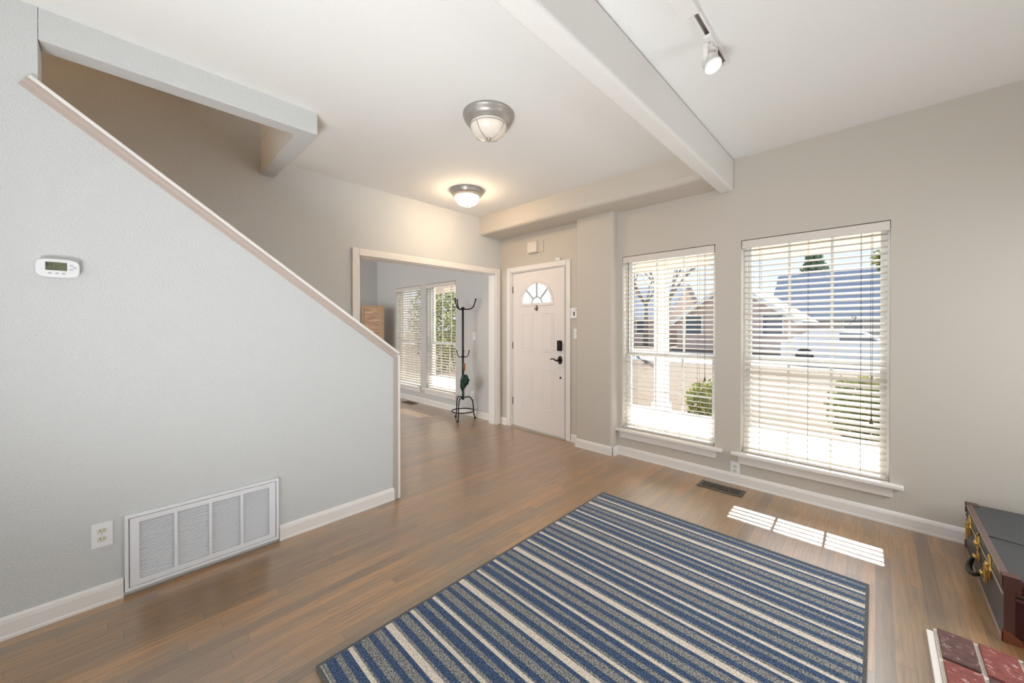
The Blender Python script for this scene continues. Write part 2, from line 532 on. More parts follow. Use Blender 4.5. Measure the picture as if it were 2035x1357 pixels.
    def build(self, name, mats, parent=None, loc=(0, 0, 0), bevel=0.0, seg=2, recalc=True, angle=35):
        if not isinstance(mats, (list, tuple)):
            mats = [mats]
        org = Vector(WORLD[parent]) if parent else Vector(loc)
        if recalc:
            bmesh.ops.recalc_face_normals(self.bm, faces=self.bm.faces)
        bmesh.ops.translate(self.bm, verts=self.bm.verts, vec=-org)
        me = bpy.data.meshes.new(name)
        self.bm.to_mesh(me)
        self.bm.free()
        for m in mats:
            me.materials.append(M[m])
        o = bpy.data.objects.new(name, me)
        col.objects.link(o)
        if parent:
            o.parent = parent
        else:
            o.location = org
        WORLD[o] = tuple(org)
        if bevel:
            md = o.modifiers.new('soft_edges', 'BEVEL')
            md.width = bevel; md.segments = seg; md.limit_method = 'ANGLE'; md.angle_limit = R(angle)
        return o

def tag(o, label, cat, group=None, kind=None):
    o['label'] = label
    o['category'] = cat
    if group:
        o['group'] = group
    if kind:
        o['kind'] = kind
    return o
def thing(name, loc, label, cat, group=None, kind=None):
    o = bpy.data.objects.new(name, None)
    o.empty_display_size = 0.05
    col.objects.link(o)
    o.location = loc
    WORLD[o] = tuple(loc)
    return tag(o, label, cat, group, kind)
def struct(o, label, cat):
    return tag(o, label, cat, kind='structure')
def copy_tree(o, parent=None):
    c = o.copy(); col.objects.link(c)
    if parent:
        c.parent = parent
    for ch in list(o.children):
        copy_tree(ch, c)
    return c
def arc(c, r, a0, a1, n, fx, fy):
    c, fx, fy = Vector(c), Vector(fx), Vector(fy)
    return [c + fx * r * math.cos(R(a0 + (a1 - a0) * i / n)) + fy * r * math.sin(R(a0 + (a1 - a0) * i / n)) for i in range(n + 1)]
def bez(p0, p1, p2, p3, n=10):
    p0, p1, p2, p3 = map(Vector, (p0, p1, p2, p3))
    out = []
    for i in range(n + 1):
        t = i / n
        out.append(p0 * (1 - t) ** 3 + p1 * 3 * t * (1 - t) ** 2 + p2 * 3 * t * t * (1 - t) + p3 * t ** 3)
    return out

# ------------------------------------------------------------------ the place
XA = -2.64            # stair wall, room face
XAI = -2.752          # stair wall, stair face
XC = -3.668           # hall wall, room face
WY = 3.552            # front wall, room face
ZC = 2.718            # ceiling
ZH = 2.578            # underside of the stairwell header
XR = 3.70             # fireplace wall (out of frame)
YB = -3.5             # back wall (out of frame)
XD = -7.25            # dining room far wall
UP = 5.0              # top of the stairwell shaft

fl = MB().box(XD - .15, XR + .15, YB - .15, WY + .2, -.12, 0).build('floor', 'floor')
struct(fl, 'brown oak strip floor running through both rooms', 'floor')

cl = MB()
cl.plate([XD - .15, XR + .15], [YB - .15, WY + .2], [(XC - .05, XAI + .05, -2.9, .834)], lambda u, v, t: (u, v, t), ZC, ZC + .2)
struct(cl.build('ceiling', 'ceiling'), 'white textured ceiling with the stairwell opening', 'ceiling')

# front (exterior) wall with door and four windows
ZT, ZB_ = 2.03, 0.275
DX0, DX1, DZ = -3.472, -2.572, 2.028
WINS = [(-.805, .066, 1), (-1.872, -1.004, 2), (-5.488, -4.665, 3), (-6.505, -5.66, 4)]
fw = MB()
fw.plate([XD - .15, XC - .06, XR + .15], [0, ZC + .2], [(DX0, DX1, 0, DZ)] + [(a, b, ZB_, ZT) for a, b, k in WINS], lambda u, v, t: (u, t, v), WY, WY + .2)
fwo = fw.build('wall_front', ['wall_smooth_backlit', 'dining'], bevel=.012, seg=3)
for p in fwo.data.polygons:
    c = p.center
    if c.x < XC - .05:
        p.material_index = 1
struct(fwo, 'pale wall with the front door and the windows', 'wall')

# hall wall with the cased opening to the dining room; runs on up the stairwell
OY0, OY1, OZ = 1.605, 3.452, 2.02
hw = MB()
hw.plate([YB - .15, WY], [0, ZC, UP], [(OY0, OY1, 0, OZ)], lambda u, v, t: (t, u, v), XC - .115, XC)
hwo = hw.build('wall_hall', ['wall', 'dining'])
for p in hwo.data.polygons:
    if p.normal.x < -.9:
        p.material_index = 1
struct(hwo, 'pale wall beyond the stairs with the wide cased opening', 'wall')

# stair half wall, full height behind y = -0.265
SL = -.7366
def zcap(y):
    return 2.408 + SL * (y + .282)
lw = MB()
YE = 1.452
lw.prism([(YB, 0), (YE, 0), (YE, zcap(YE) - .022), (-.265, zcap(-.265) - .022), (-.265, ZH), (-.265, UP), (YB, UP)], lambda p, t: (t, p[0], p[1]), XAI, XA)
struct(lw.build('wall_left', 'wall'), 'textured grey stair half wall with thermostat and return grille', 'wall')
hd = MB()
hd.prism([(XAI, -.265), (XA, -.265), (XA, .884), (XC, .884), (XC, .784), (XAI, .784)], lambda p, t: (p[0], p[1], t), ZH, ZC + .14)
struct(hd.build('stairwell_header', 'wall', bevel=.006), 'white textured header framing the stairwell opening', 'header')
sw = MB()
sw.prism([(XAI, -.265), (XA, -.265), (XA, .884), (XC, .884), (XC, .784), (XAI, .784)], lambda p, t: (p[0], p[1], t), ZC + .14, UP)
sw.box(XC - .1, XA, YB, .884, UP, UP + .1).box(XC, XAI, YB, YB + .1, ZC + .2, UP)
struct(sw.build('wall_stairwell', 'wall'), 'shaded beige walls up the stairwell shaft', 'wall')
up_d = bpy.data.lights.new('upstairs_lamp', 'POINT')
up_d.energy = 34; up_d.color = (1.0, .80, .58); up_d.shadow_soft_size = .12
up_d.color = (1.0, .62, .32)
up_l = bpy.data.objects.new('upstairs_lamp', up_d); col.objects.link(up_l)
up_l.location = (-3.2, -1.6, 4.6)
# stair flight behind the half wall
st = MB()
ns = 14
for i in range(ns):
    y1 = 1.40 - i * .255
    st.box(XC, XAI, max(YB, y1 - .28), y1, i * .19, (i + 1) * .19)
M['tread'] = mat('stair_oak', (170, 124, 84), 0.4)
struct(st.build('stairs', 'tread'), 'oak stair flight behind the half wall', 'stairs')

# other enclosing walls
struct(MB().box(XR, XR + .15, YB, WY, 0, ZC).build('wall_right', 'wall'), 'pale wall on the fireplace side', 'wall')
struct(MB().box(XA, XR, YB - .15, YB, 0, ZC).build('wall_back', 'wall'), 'pale wall behind the camera', 'wall')
struct(MB().box(XD - .15, XD, -2.0, WY, 0, ZC).build('wall_dining', 'dining'), 'grey far wall of the dining room', 'wall')
struct(MB().box(XD, XC - .115, -2.15, -2.0, 0, ZC).build('wall_dining_back', 'dining'), 'grey back wall of the dining room', 'wall')

# beam, soffit, column
bmb = MB().box(-.972, -.861, YB, WY, 2.454, ZC).build('ceiling_beam', 'beam', bevel=.02, seg=4)
struct(bmb, 'white boxed beam crossing the ceiling to the front wall', 'beam')
so = MB().prism([(3.175, ZC), (3.175, 2.535), (3.181, 2.512), (3.194, 2.498), (3.216, 2.491), (WY, 2.491), (WY, ZC)], lambda p, t: (t, p[0], p[1]), XC, -.972)
struct(so.build('ceiling_soffit', 'wall_smooth_backlit'), 'dropped soffit above the front door', 'soffit')
cp = [(-2.372, WY), (-2.372, 3.47), (-2.366, 3.455), (-2.352, 3.45)] + [(-1.957 + .035 * math.sin(R(a)), 3.485 - .035 * math.cos(R(a))) for a in (0, 15, 30, 45, 60, 75, 90)] + [(-1.922, WY)]
struct(MB().prism(cp, lambda p, t: (p[0], p[1], t), 0, 2.491).build('wall_column', 'wall_smooth_backlit'), 'rounded wall column between front door and window', 'column')

# baseboards: profile (offset from wall, height)
BP = [(0, 0), (.016, 0), (.015, .012), (.0125, .016), (.0125, .068), (.009, .082), (.004, .090), (0, .092)]
def base_y(name, x, sgn, y0, y1, label):
    struct(MB().prism(BP, lambda p, t: (x + sgn * p[0], t, p[1]), y0, y1).build(name, 'trim'), label, 'baseboard')
def base_x(name, y, x0, x1, label):
    struct(MB().prism(BP, lambda p, t: (t, y - p[0], p[1]), x0, x1).build(name, 'trim'), label, 'baseboard')
base_y('baseboard_left', XA, 1, YB, -.012, 'white baseboard under the thermostat wall')
base_y('baseboard_stair', XA, 1, .655, YE - .03, 'white baseboard from return grille to the half wall end')
base_x('baseboard_window', WY, -1.922, XR, 'white baseboard below the two front windows')
cb = MB()
cb.prism(BP, lambda p, t: (t, 3.45 - p[0], p[1]), -2.372, -1.93)
cb.prism(BP, lambda p, t: (-1.922 + p[0], t, p[1]), 3.45, WY)
cb.prism(BP, lambda p, t: (-2.372 - p[0], t, p[1]), 3.45, WY)
struct(cb.build('baseboard_column', 'trim'), 'white baseboard wrapping the column', 'baseboard')
base_x('baseboard_door', WY, -2.505, -2.372, 'short white baseboard between door and column')
base_x('baseboard_corner', WY, XC, -3.54, 'short white baseboard between opening and door')
base_x('baseboard_dining', WY, XD, XC - .115, 'white baseboard below the dining room windows')
base_y('baseboard_dining_far', XD, 1, -2.0, WY, 'white baseboard on the dining room far wall')

# stair cap and end casing
yT, yE = -.282, YE
dirv = Vector((0, 1, SL)).normalized(); nrm = Vector((0, -SL, 1)).normalized()
A = Vector((0, yT, zcap(yT))); B = Vector((0, yE + .012, zcap(yE + .012)))
mid = (A + B) / 2; hl = (B - A).length / 2
xm = (XA + XAI) / 2
cpb = MB().obox(mid + Vector((xm, 0, 0)) - nrm * .010, (1, 0, 0), dirv, nrm, .076, hl, .010)
struct(cpb.build('trim_1', 'trim', bevel=.004), 'white sloping cap board on the stair half wall', 'trim')
md2 = MB()
prof = [(0, 0), (.022, 0), (.020, -.012), (.012, -.020), (.010, -.036), (0, -.040)]
def capfn(p, t):
    q = A + dirv * t - nrm * .020 + nrm * p[1]
    return (XA + p[0], q.y, q.z)
md2.prism(prof, capfn, 0.0, hl * 2 - .012)
struct(md2.build('trim_2', 'taupe'), 'taupe moulding under the sloping cap board', 'trim')
ec = MB()
zE = zcap(yE) - .03
ec.box(XAI - .012, XA + .014, yE, yE + .018, 0, zE)
struct(ec.build('trim_3', 'trim', bevel=.003), 'white end board of the stair half wall', 'trim')
ec = MB().box(XA, XA + .012, yE - .032, yE, 0, zE - .02)
struct(ec.build('trim_4', 'taupe', bevel=.003), 'taupe corner strip at the half wall end', 'trim')

# cased opening
oc = MB()
CW = .07
for s, xx0, xx1 in ((1, XC, XC + .018), (-1, XC - .133, XC - .115)):
    oc.box(xx0, xx1, OY0 - CW, OY0, 0, OZ + CW)
    oc.box(xx0, xx1, OY1, OY1 + CW + (.01 if s > 0 else 0), 0, OZ + CW)
    oc.box(xx0, xx1, OY0, OY1, OZ, OZ + CW)
oc.box(XC - .115, XC, OY0, OY0 + .012, 0, OZ).box(XC - .115, XC, OY1 - .012, OY1, 0, OZ).box(XC - .115, XC, OY0 + .012, OY1 - .012, OZ - .012, OZ)
struct(oc.build('trim_5', 'trim', bevel=.004), 'white casing around the dining room opening', 'trim')

# front door casing, threshold and door
dc = MB()
DW = .062
dc.box(DX0 - DW, DX0, WY - .016, WY, 0, DZ + DW).box(DX1, DX1 + DW, WY - .016, WY, 0, DZ + DW).box(DX0, DX1, WY - .016, WY, DZ, DZ + DW)
dc.box(DX0 - .0, DX0 + .012, WY, WY + .18, 0, DZ).box(DX1 - .012, DX1, WY, WY + .18, 0, DZ).box(DX0 + .012, DX1 - .012, WY, WY + .18, DZ - .012, DZ)
dc.box(DX0 + .012, DX0 + .024, WY + .075, WY + .11, 0, DZ - .012).box(DX1 - .024, DX1 - .012, WY + .075, WY + .11, 0, DZ - .012)
struct(dc.build('trim_6', 'trim', bevel=.004), 'white casing and jamb of the front door', 'trim')
th = MB().prism([(WY - .01, 0), (WY + .0, .014), (WY + .16, .02), (WY + .19, .0)], lambda p, t: (t, p[0], p[1]), DX0 + .012, DX1 - .012)
struct(th.build('threshold', 'threshold'), 'metal threshold under the front door', 'threshold')

DWID, DHGT, DT = .866, 1.984, .044
hinge = (DX0 + .014, WY + .028, .026)
door = thing('door_1', hinge, 'white panelled front door with a fan shaped glass light, slightly ajar', 'door', kind='structure')
hx, hy, hz = hinge
slab = MB()
FZ0, FR = 1.602, .262
fcx = hx + DWID / 2 - .01
# slab in columns: polygon pieces around the half-round light
arcp = [(fcx + FR * math.cos(R(a)), FZ0 + FR * math.sin(R(a))) for a in range(0, 181, 12)]
fn = lambda p, t: (p[0], t, p[1])
slab.prism([(hx, hz), (hx + DWID, hz), (hx + DWID, FZ0), (hx, FZ0)], fn, hy, hy + DT)
# upper part: strips between the arc and the outline
top = hz + DHGT
for (x0, z0), (x1, z1) in zip(arcp[:-1], arcp[1:]):
    slab.prism([(x1, z1), (x0, z0), (x0, top), (x1, top)], fn, hy, hy + DT)
slab.prism([(fcx + FR, FZ0), (hx + DWID, FZ0), (hx + DWID, top), (fcx + FR, top)], fn, hy, hy + DT)
slab.prism([(hx, FZ0), (fcx - FR, FZ0), (fcx - FR, top), (hx, top)], fn, hy, hy + DT)
so_ = slab.build('slab', 'door', door)
# raised panels (two over two) with moulded rims
for (pa, pb, za, zb) in ((.172, .372, 1.005, 1.485), (.508, .708, 1.005, 1.485), (.172, .372, .285, .80), (.508, .708, .285, .80)):
    p = MB()
    a, b = hx + pa, hx + pb
    w = .016
    for q in ((a, b, za, za + w), (a, b, zb - w, zb), (a, a + w, za + w, zb - w), (b - w, b, za + w, zb - w)):
        p.box(q[0], q[1], hy - .005, hy + .003, q[2], q[3])
    p.box(a + .034, b - .034, hy - .004, hy + .003, za + .034, zb - .034)
    p.build('panel', 'door', door, bevel=.004)
# fan light: rim, glass, muntins
rim = MB()
outer = [(fcx + (FR + .022) * math.cos(R(a)), FZ0 + (FR + .022) * math.sin(R(a))) for a in range(0, 181, 6)]
inner = [(fcx + (FR - .006) * math.cos(R(a)), FZ0 + (FR - .006) * math.sin(R(a))) for a in range(0, 181, 6)]
for k in range(len(outer) - 1):
    rim.prism([outer[k], outer[k + 1], inner[k + 1], inner[k]], fn, hy - .012, hy + .006)
rim.box(fcx - FR - .022, fcx + FR + .022, hy - .012, hy + .006, FZ0 - .026, FZ0 + .006)
rim.build('fan_light_frame', 'door', door, bevel=.003)
gl = MB().prism([(fcx + FR * math.cos(R(a)), FZ0 + FR * math.sin(R(a))) for a in range(0, 181, 10)], fn, hy + .018, hy + .024)
glo = gl.build('fan_light_glass', 'frosted', door)
mu = MB()
for a in (45, 90, 135):
    d = Vector((math.cos(R(a)), 0, math.sin(R(a))))
    c = Vector((fcx, hy + .006, FZ0)) + d * (.085 + FR) / 2
    mu.obox(c, d, (0, 1, 0), d.cross(Vector((0, 1, 0))), (FR - .085) / 2, .008, .0075)
mu.tube(arc((fcx, hy + .006, FZ0), .085, 0, 180, 14, (1, 0, 0), (0, 0, 1)), .007, 6)
M['lead_came'] = mat('grey_came', (168, 170, 172), 0.5)
mu.build('muntins', 'lead_came', glo)
# hardware
kn = MB()
kn.lathe([(0, .0), (.017, .0), (.015, .006), (0, .008)], (fcx + .01, hy, 1.545), (0, -1, 0), 12)
kn.tube([(fcx + .01, hy - .004, 1.55), (fcx + .01, hy - .02, 1.52), (fcx + .006, hy - .034, 1.53), (fcx + .004, hy - .036, 1.55)], .006, 6)
kn.tube([(fcx + .01, hy - .006, 1.585), (fcx + .01, hy - .010, 1.515)], [.008, .011], 8)
ob = kn.build('coat_hook', 'hinge', door); ob['label'] = 'bronze hook below the fan light'
lk = MB().box(hx + .772, hx + .838, hy - .032, hy, 1.032, 1.155)
ob = lk.build('deadbolt', 'black', door, bevel=.012, seg=3); ob['label'] = 'black electronic deadbolt housing'
MB().box(hx + .797, hx + .813, hy - .04, hy - .031, 1.05, 1.085).build('thumb_turn', 'black', ob, bevel=.004)
lv = MB().prism([(hx + .805 + .031 * math.cos(R(a)) * (1.0 if True else 0), .925 + .05 * math.sin(R(a))) for a in range(0, 360, 30)], fn, hy - .012, hy)
ob = lv.build('lever_rose', 'black', door, bevel=.003); ob['label'] = 'black lever handle plate'
l2 = MB()
l2.tube([(hx + .805, hy - .008, .925), (hx + .805, hy - .045, .925)], .011, 10)
l2.tube(bez((hx + .812, hy - .046, .927), (hx + .77, hy - .05, .900), (hx + .75, hy - .05, .96), (hx + .69, hy - .042, .927), 12), [.010, .0105, .0105, .010, .0095, .009, .0085, .008, .0075, .007, .0065, .006, .0065], 8)
l2.build('lever', 'black', ob)
MB().lathe([(0, 0), (.013, 0), (.012, .006), (0, .007)], (hx + .808, hy, .717), (0, -1, 0), 14).build('lock_plug', 'dark', door)
for z in (1.80, 1.07, .34):
    h = MB()
    h.tube([(hx - .006, hy - .006, z - .045), (hx - .006, hy - .006, z + .045)], .008, 8)
    h.box(hx - .012, hx + .004, hy - .003, hy + .0, z - .045, z + .045)
    h.build('hinge', 'hinge', door)
MB().box(hx, hx + DWID, hy + .008, hy + .036, hz - .014, hz + .004).build('door_sweep', 'vinyl', door)
door.rotation_euler = (0, 0, R(-2.6))

# ------------------------------------------------------------------ windows and blinds
def window(k, x0, x1, label, rows=2):
    w = thing('window_%d' % k, ((x0 + x1) / 2, WY, ZB_), label, 'window', kind='structure')
    y0, y1 = WY + .088, WY + .16
    f = MB()
    t = .022
    f.box(x0, x0 + t, y0, y1, ZB_, ZT).box(x1 - t, x1, y0, y1, ZB_, ZT).box(x0 + t, x1 - t, y0, y1, ZT - t, ZT).box(x0 + t, x1 - t, y0, y1, ZB_, ZB_ + t)
    f.build('window_frame', 'vinyl', w, bevel=.003)
    zm = 1.035
    for nm, za, zb, yy in (('lower_sash', ZB_ + t, zm + .022, y0 + .006), ('upper_sash', zm - .022, ZT - t, y0 + .038)):
        s = MB()
        a, b = x0 + t, x1 - t
        r = .026
        s.box(a, a + r, yy, yy + .028, za, zb).box(b - r, b, yy, yy + .028, za, zb).box(a + r, b - r, yy, yy + .028, za, za + r).box(a + r, b - r, yy, yy + .028, zb - r, zb)
        so2 = s.build(nm, 'vinyl', w, bevel=.002)
        m = MB()
        for i in (1, 2):
            xx = a + r + (b - a - 2 * r) * i / 3
            m.box(xx - .009, xx + .009, yy + .006, yy + .013, za + r, zb - r)
        zz = (za + zb) / 2
        m.box(a + r, b - r, yy + .007, yy + .012, zz - .008, zz + .008)
        m.build('muntin_grid', 'vinyl', so2)
        MB().box(a + r, b - r, yy + .014, yy + .017, za + r, zb - r).build('pane', 'glass', so2)
    s = MB()
    s.box(x0 - .065, x1 + .065, WY - .052, WY, ZB_ - .024, ZB_ + .002).box(x0 + .001, x1 - .001, WY, y0, ZB_ - .024, ZB_ + .002)
    s.build('stool', 'trim', w, bevel=.006, seg=3)
    ap = MB().prism([(x0 - .02, ZB_ - .024), (x1 + .02, ZB_ - .024), (x1 + .014, ZB_ - .092), (x0 - .014, ZB_ - .092)], lambda p, t: (p[0], t, p[1]), WY - .016, WY)
    ap.build('apron', 'trim', w, bevel=.003)
    return w
WL = {1: 'front window nearer the suitcase with white sashes', 2: 'front window beside the column with white sashes',
      3: 'dining room window beside the coat rack', 4: 'dining room window near the folding screen'}
for a, b, k in WINS:
    window(k, a, b, WL[k])

def blind(x0, x1, tilt_fn, label, cords, tassels, wand=None, knot=None, pitch=.0435):
    a, b = x0 + .008, x1 - .008
    ztop = ZT - .004
    bl = thing('window_blind', ((a + b) / 2, WY + .035, ZB_ + .004), label, 'blind', 'white slatted window blinds')
    hr = MB().box(a, b, WY + .010, WY + .062, ztop - .045, ztop).build('headrail', 'vinyl', bl)
    v = MB().box(a - .003, b + .003, WY - .004, WY + .006, ztop - .064, ztop - .002)
    v.box(a - .003, a + .004, WY + .006, WY + .05, ztop - .064, ztop - .002).box(b - .004, b + .003, WY + .006, WY + .05, ztop - .064, ztop - .002)
    v.build('valance', 'valance', bl, bevel=.003)
    s = MB()
    z = ztop - .080
    zbot = ZB_ + .045
    hd_ = .025
    n = 0
    while z > zbot:
        t = R(tilt_fn(z))
        # shallow crowned slat, room edge at -y; positive tilt raises the outer edge
        pts = []
        for q, c in ((-1, 0), (-.4, .0018), (.4, .0018), (1, 0)):
            yy = q * hd_; hh = c
            pts.append((WY + .036 + yy * math.cos(t) - hh * math.sin(t), z + yy * math.sin(t) + hh * math.cos(t)))
        low = [(p[0] + .0028 * math.sin(t), p[1] - .0028 * math.cos(t)) for p in pts]
        s.prism(pts + low[::-1], lambda p, x: (x, p[0], p[1]), a + .006, b - .006)
        z -= pitch; n += 1
    s.build('slats', 'slat', bl)
    MB().box(a + .006, b - .006, WY + .012, WY + .060, ZB_ + .006, ZB_ + .024).build('bottom_rail', 'slat', bl, bevel=.004)
    for f in (.14, .5, .84):
        xx = a + (b - a) * f
        l = MB()
        for dy in (.0085, .0635):
            l.tube([(xx, WY + dy, ztop - .045), (xx, WY + dy, ZB_ + .02)], .0011, 5)
        l.build('ladder_cord', 'cord', bl)
    for (xx, zt) in cords:
        c = MB()
        for dx in (-.0035, .0035):
            c.tube([(xx + dx, WY - .006, ztop - .07), (xx + dx * 1.6, WY - .009, (ztop + zt) / 2), (xx + dx * .3, WY - .007, zt + .03)], .0011, 5)
        co = c.build('pull_cord', 'cord', bl)
        MB().lathe([(.004, .034), (.006, .028), (.0055, .018), (.0095, .010), (.0105, 0), (.0, 0)], (xx, WY - .007, zt), (0, 0, 1), 10).build('tassel', 'tassel', co)
    for (xx, zt) in tassels:
        c = MB()
        c.tube([(xx, WY - .006, zt + .12), (xx - .012, WY - .02, zt + .10), (xx - .035, WY - .012, zt + .075)], .002, 5)
        c.tube(arc((xx - .012, WY - .010, zt + .125), .012, 0, 360, 12, (1, 0, 0), (0, 0, .6)), .002, 5)
        c.build('cord_bow', 'cord', bl)
    if wand:
        MB().tube([(wand[0], WY - .010, ztop - .06), (wand[0], WY - .012, wand[1])], .0042, 8).build('tilt_wand', 'cord', bl)
    return bl
blind(WINS[0][0], WINS[0][1], lambda z: 23 if z > 1.03 else 24.5, 'white blind with steeply tilted slats in the front window nearer the suitcase', [(-.024, .655)], [(-.102, 1.26)])
blind(WINS[1][0], WINS[1][1], lambda z: -13 if z > 1.03 else -5, 'white blind with nearly level slats in the front window beside the column', [(-1.082, .84)], [], wand=(-1.80, 1.05))
blind(WINS[2][0], WINS[2][1], lambda z: 3 if z > 1.03 else 12, 'white blind in the dining room window beside the coat rack, foliage showing through', [(-4.74, .86)], [], pitch=.0435)
blind(WINS[3][0], WINS[3][1], lambda z: 36, 'white nearly closed blind in the dining room window by the folding screen', [(-5.72, .84)], [], pitch=.0435)

# ------------------------------------------------------------------ rug
rg = MB()
rx0, rx1, ry0, ry1, rz = -1.546, -.022, .506, 2.622, .011
seq = [(0, .0145, 0), (.0145, .033, 1), (.033, .065, 2), (.065, .090, 1), (.090, .125, 2), (.125, .150, 1), (.150, .158, 2), (.158, .175, 0),
       (.175, .205, 1), (.205, .226, 2), (.226, .262, 1), (.262, .277, 2), (.277, .294, 0), (.294, .311, 1), (.311, .345, 2), (.345, .372, 1), (.372, .385, 2), (.385, .40, 0)]
bw = .012
for k in range(-1, 6):
    yw = 2.80 - .4005 * k
    for a, b, mi in seq:
        y1, y0 = yw - a, yw - b
        y1, y0 = min(y1, ry1 - bw), max(y0, ry0 + bw)
        if y1 - y0 > 1e-4:
            rg.box(rx0 + bw, rx1 - bw, y0, y1, .001, rz, mi)
for q in ((rx0, rx1, ry0, ry0 + bw), (rx0, rx1, ry1 - bw, ry1), (rx0, rx0 + bw, ry0 + bw, ry1 - bw), (rx1 - bw, rx1, ry0 + bw, ry1 - bw)):
    rg.box(q[0], q[1], q[2], q[3], .0005, rz + .0008, 3)
tag(rg.build('area_rug', ['rug_cream', 'rug_navy', 'rug_grey', 'rug_edge'], loc=(-.78, 1.56, 0)), 'blue, grey and cream striped area rug on the wood floor', 'rug')

# ------------------------------------------------------------------ return air grille
gy0, gy1, gz0, gz1 = -.008, .649, .022, .392
gr = thing('return_air_grille', (XA, (gy0 + gy1) / 2, gz0), 'large white louvred return air grille low on the stair wall', 'vent')
f = MB()
x0 = XA
f.plate([gy0, gy1], [gz0, gz1], [(gy0 + .014, gy1 - .014, gz0 + .014, gz1 - .014)], lambda u, v, t: (t, u, v), x0, x0 + .022)
f.build('outer_frame', 'grille', gr, bevel=.002)
f = MB()
iy0, iy1 = gy0 + .017, gy1 - .017
cols_ = []
cw = (iy1 - iy0 - .034 * 2 - .014 * 3) / 4
yy = iy0 + .034
for i in range(4):
    cols_.append((yy, yy + cw)); yy += cw + .014
lz0, lz1 = gz0 + .045, gz1 - .042
f.plate([iy0, iy1], [gz0 + .017, gz1 - .017], [(a, b, lz0, lz1) for a, b in cols_], lambda u, v, t: (t, u, v), x0 + .012, x0 + .018)
dp = f.build('hinged_panel', 'grille', gr)
MB().box(x0 + .0005, x0 + .002, iy0, iy1, gz0 + .017, gz1 - .017).build('filter_recess', 'dark', gr)
for a, b in cols_:
    l = MB()
    n = 27
    for i in range(n):
        z = lz0 + (lz1 - lz0) * (i + .5) / n
        l.obox((x0 + .0105, (a + b) / 2, z), Vector((.8, 0, -.6)), (0, 1, 0), Vector((.6, 0, .8)), .0049, (b - a) / 2 - .0003, .0008)
    l.build('louvres', 'grille', gr)
for y in (gy0 + .085, gy1 - .085):
    MB().box(x0 + .018, x0 + .024, y - .01, y + .01, gz1 - .028, gz1 - .021).build('latch_tab', 'grille', gr, bevel=.001)

# ------------------------------------------------------------------ outlets and switches
def outlet(c, u, n, label, w=.07, h=.115, group='wall outlets'):
    """c centre on wall, u horizontal axis, n out of the wall"""
    c, u, n = Vector(c), Vector(u), Vector(n)
    o = thing('wall_outlet', c, label, 'outlet', group)
    z = Vector((0, 0, 1))
    MB().obox(c + n * .0025, u, n, z, w / 2, .0025, h / 2).build('cover_plate', 'plastic', o, bevel=.002)
    for s in (1, -1):
        cc = c + z * s * .0195
        r = MB().prism([(.0165 * math.cos(R(a)), max(-.0125, min(.0125, .0165 * math.sin(R(a))))) for a in range(0, 360, 20)], lambda p, t: cc + u * p[0] + z * p[1] + n * t, .003, .0068)
        ro = r.build('receptacle', 'cream_plastic', o)
        q = MB()
        q.obox(cc + u * -.006 + z * .003 + n * .0069, u, n, z, .0011, .0005, .0045).obox(cc + u * .006 + z * .003 + n * .0069, u, n, z, .0011, .0005, .0035)
        q.lathe([(0, 0), (.0022, 0), (0, .0006)], cc - z * .0065 + n * .0066, n, 10)
        q.build('socket_slots', 'dark', ro)
    MB().lathe([(0, 0), (.0028, 0), (.002, .0012), (0, .0014)], c + n * .0048, n, 8).build('cover_screw', 'pale_button', o)
    return o
outlet((XA, -.082, .329), (0, 1, 0), (1, 0, 0), 'white wall outlet next to the return air grille')
outlet((-.845, WY, .130), (1, 0, 0), (0, -1, 0), 'white wall outlet low between the two front windows')
outlet((-4.25, WY, .31), (1, 0, 0), (0, -1, 0), 'white wall outlet behind the coat rack base')
def switch(c, label):
    c = Vector(c)
    o = thing('light_switch', c, label, 'light switch', 'wall light switches')
    MB().box(c.x - .035, c.x + .035, c.y - .005, c.y, c.z - .057, c.z + .057).build('cover_plate', 'plastic', o, bevel=.002)
    MB().prism([(c.y - .005, c.z - .009), (c.y - .013, c.z + .004), (c.y - .012, c.z + .009), (c.y - .005, c.z + .009)], lambda p, t: (t, p[0], p[1]), c.x - .0045, c.x + .0045).build('toggle', 'cream_plastic', o)
    for s in (-.042, .042):
        MB().lathe([(0, 0), (.0028, 0), (0, .0012)], (c.x, c.y - .0048, c.z + s), (0, -1, 0), 8).build('cover_screw', 'pale_button', o)
switch((-2.432, WY, 1.238), 'white light switch beside the door frame, half behind the column')
switch((-4.215, WY, 1.178), 'white light switch on the dining room wall by the coat rack')

# ------------------------------------------------------------------ thermostat
ty0, ty1, tz0, tz1 = -.272, -.146, 1.538, 1.62
tx = XA
ts = thing('thermostat', (tx, (ty0 + ty1) / 2, tz0), 'white thermostat with green display on the stair wall', 'thermostat')
b_ = MB()
pl = []
cyt, czt = (ty0 + ty1) / 2, (tz0 + tz1) / 2
for a in range(0, 360, 10):
    ca, sa = math.cos(R(a)), math.sin(R(a))
    e = .42
    yy = (abs(ca) ** e) * (1 if ca > 0 else -1) * (ty1 - ty0) / 2
    zz = (abs(sa) ** e) * (1 if sa > 0 else -1) * (tz1 - tz0) / 2
    zz *= 1 - .10 * (yy / ((ty1 - ty0) / 2)) ** 2
    pl.append((cyt + yy, czt + zz))
b_.prism(pl, lambda p, t: (t, p[0], p[1]), tx + .008, tx + .03)
b_.build('housing', 'plastic', ts, bevel=.004, seg=3)
MB().box(tx, tx + .008, ty0 + .008, ty1 - .006, tz0 + .006, tz1 - .006).build('wall_plate', 'plastic', ts)
sc_ = MB().box(tx + .0295, tx + .0312, ty0 + .027, ty1 - .037, tz0 + .030, tz1 - .016).build('display', 'lcd', ts)
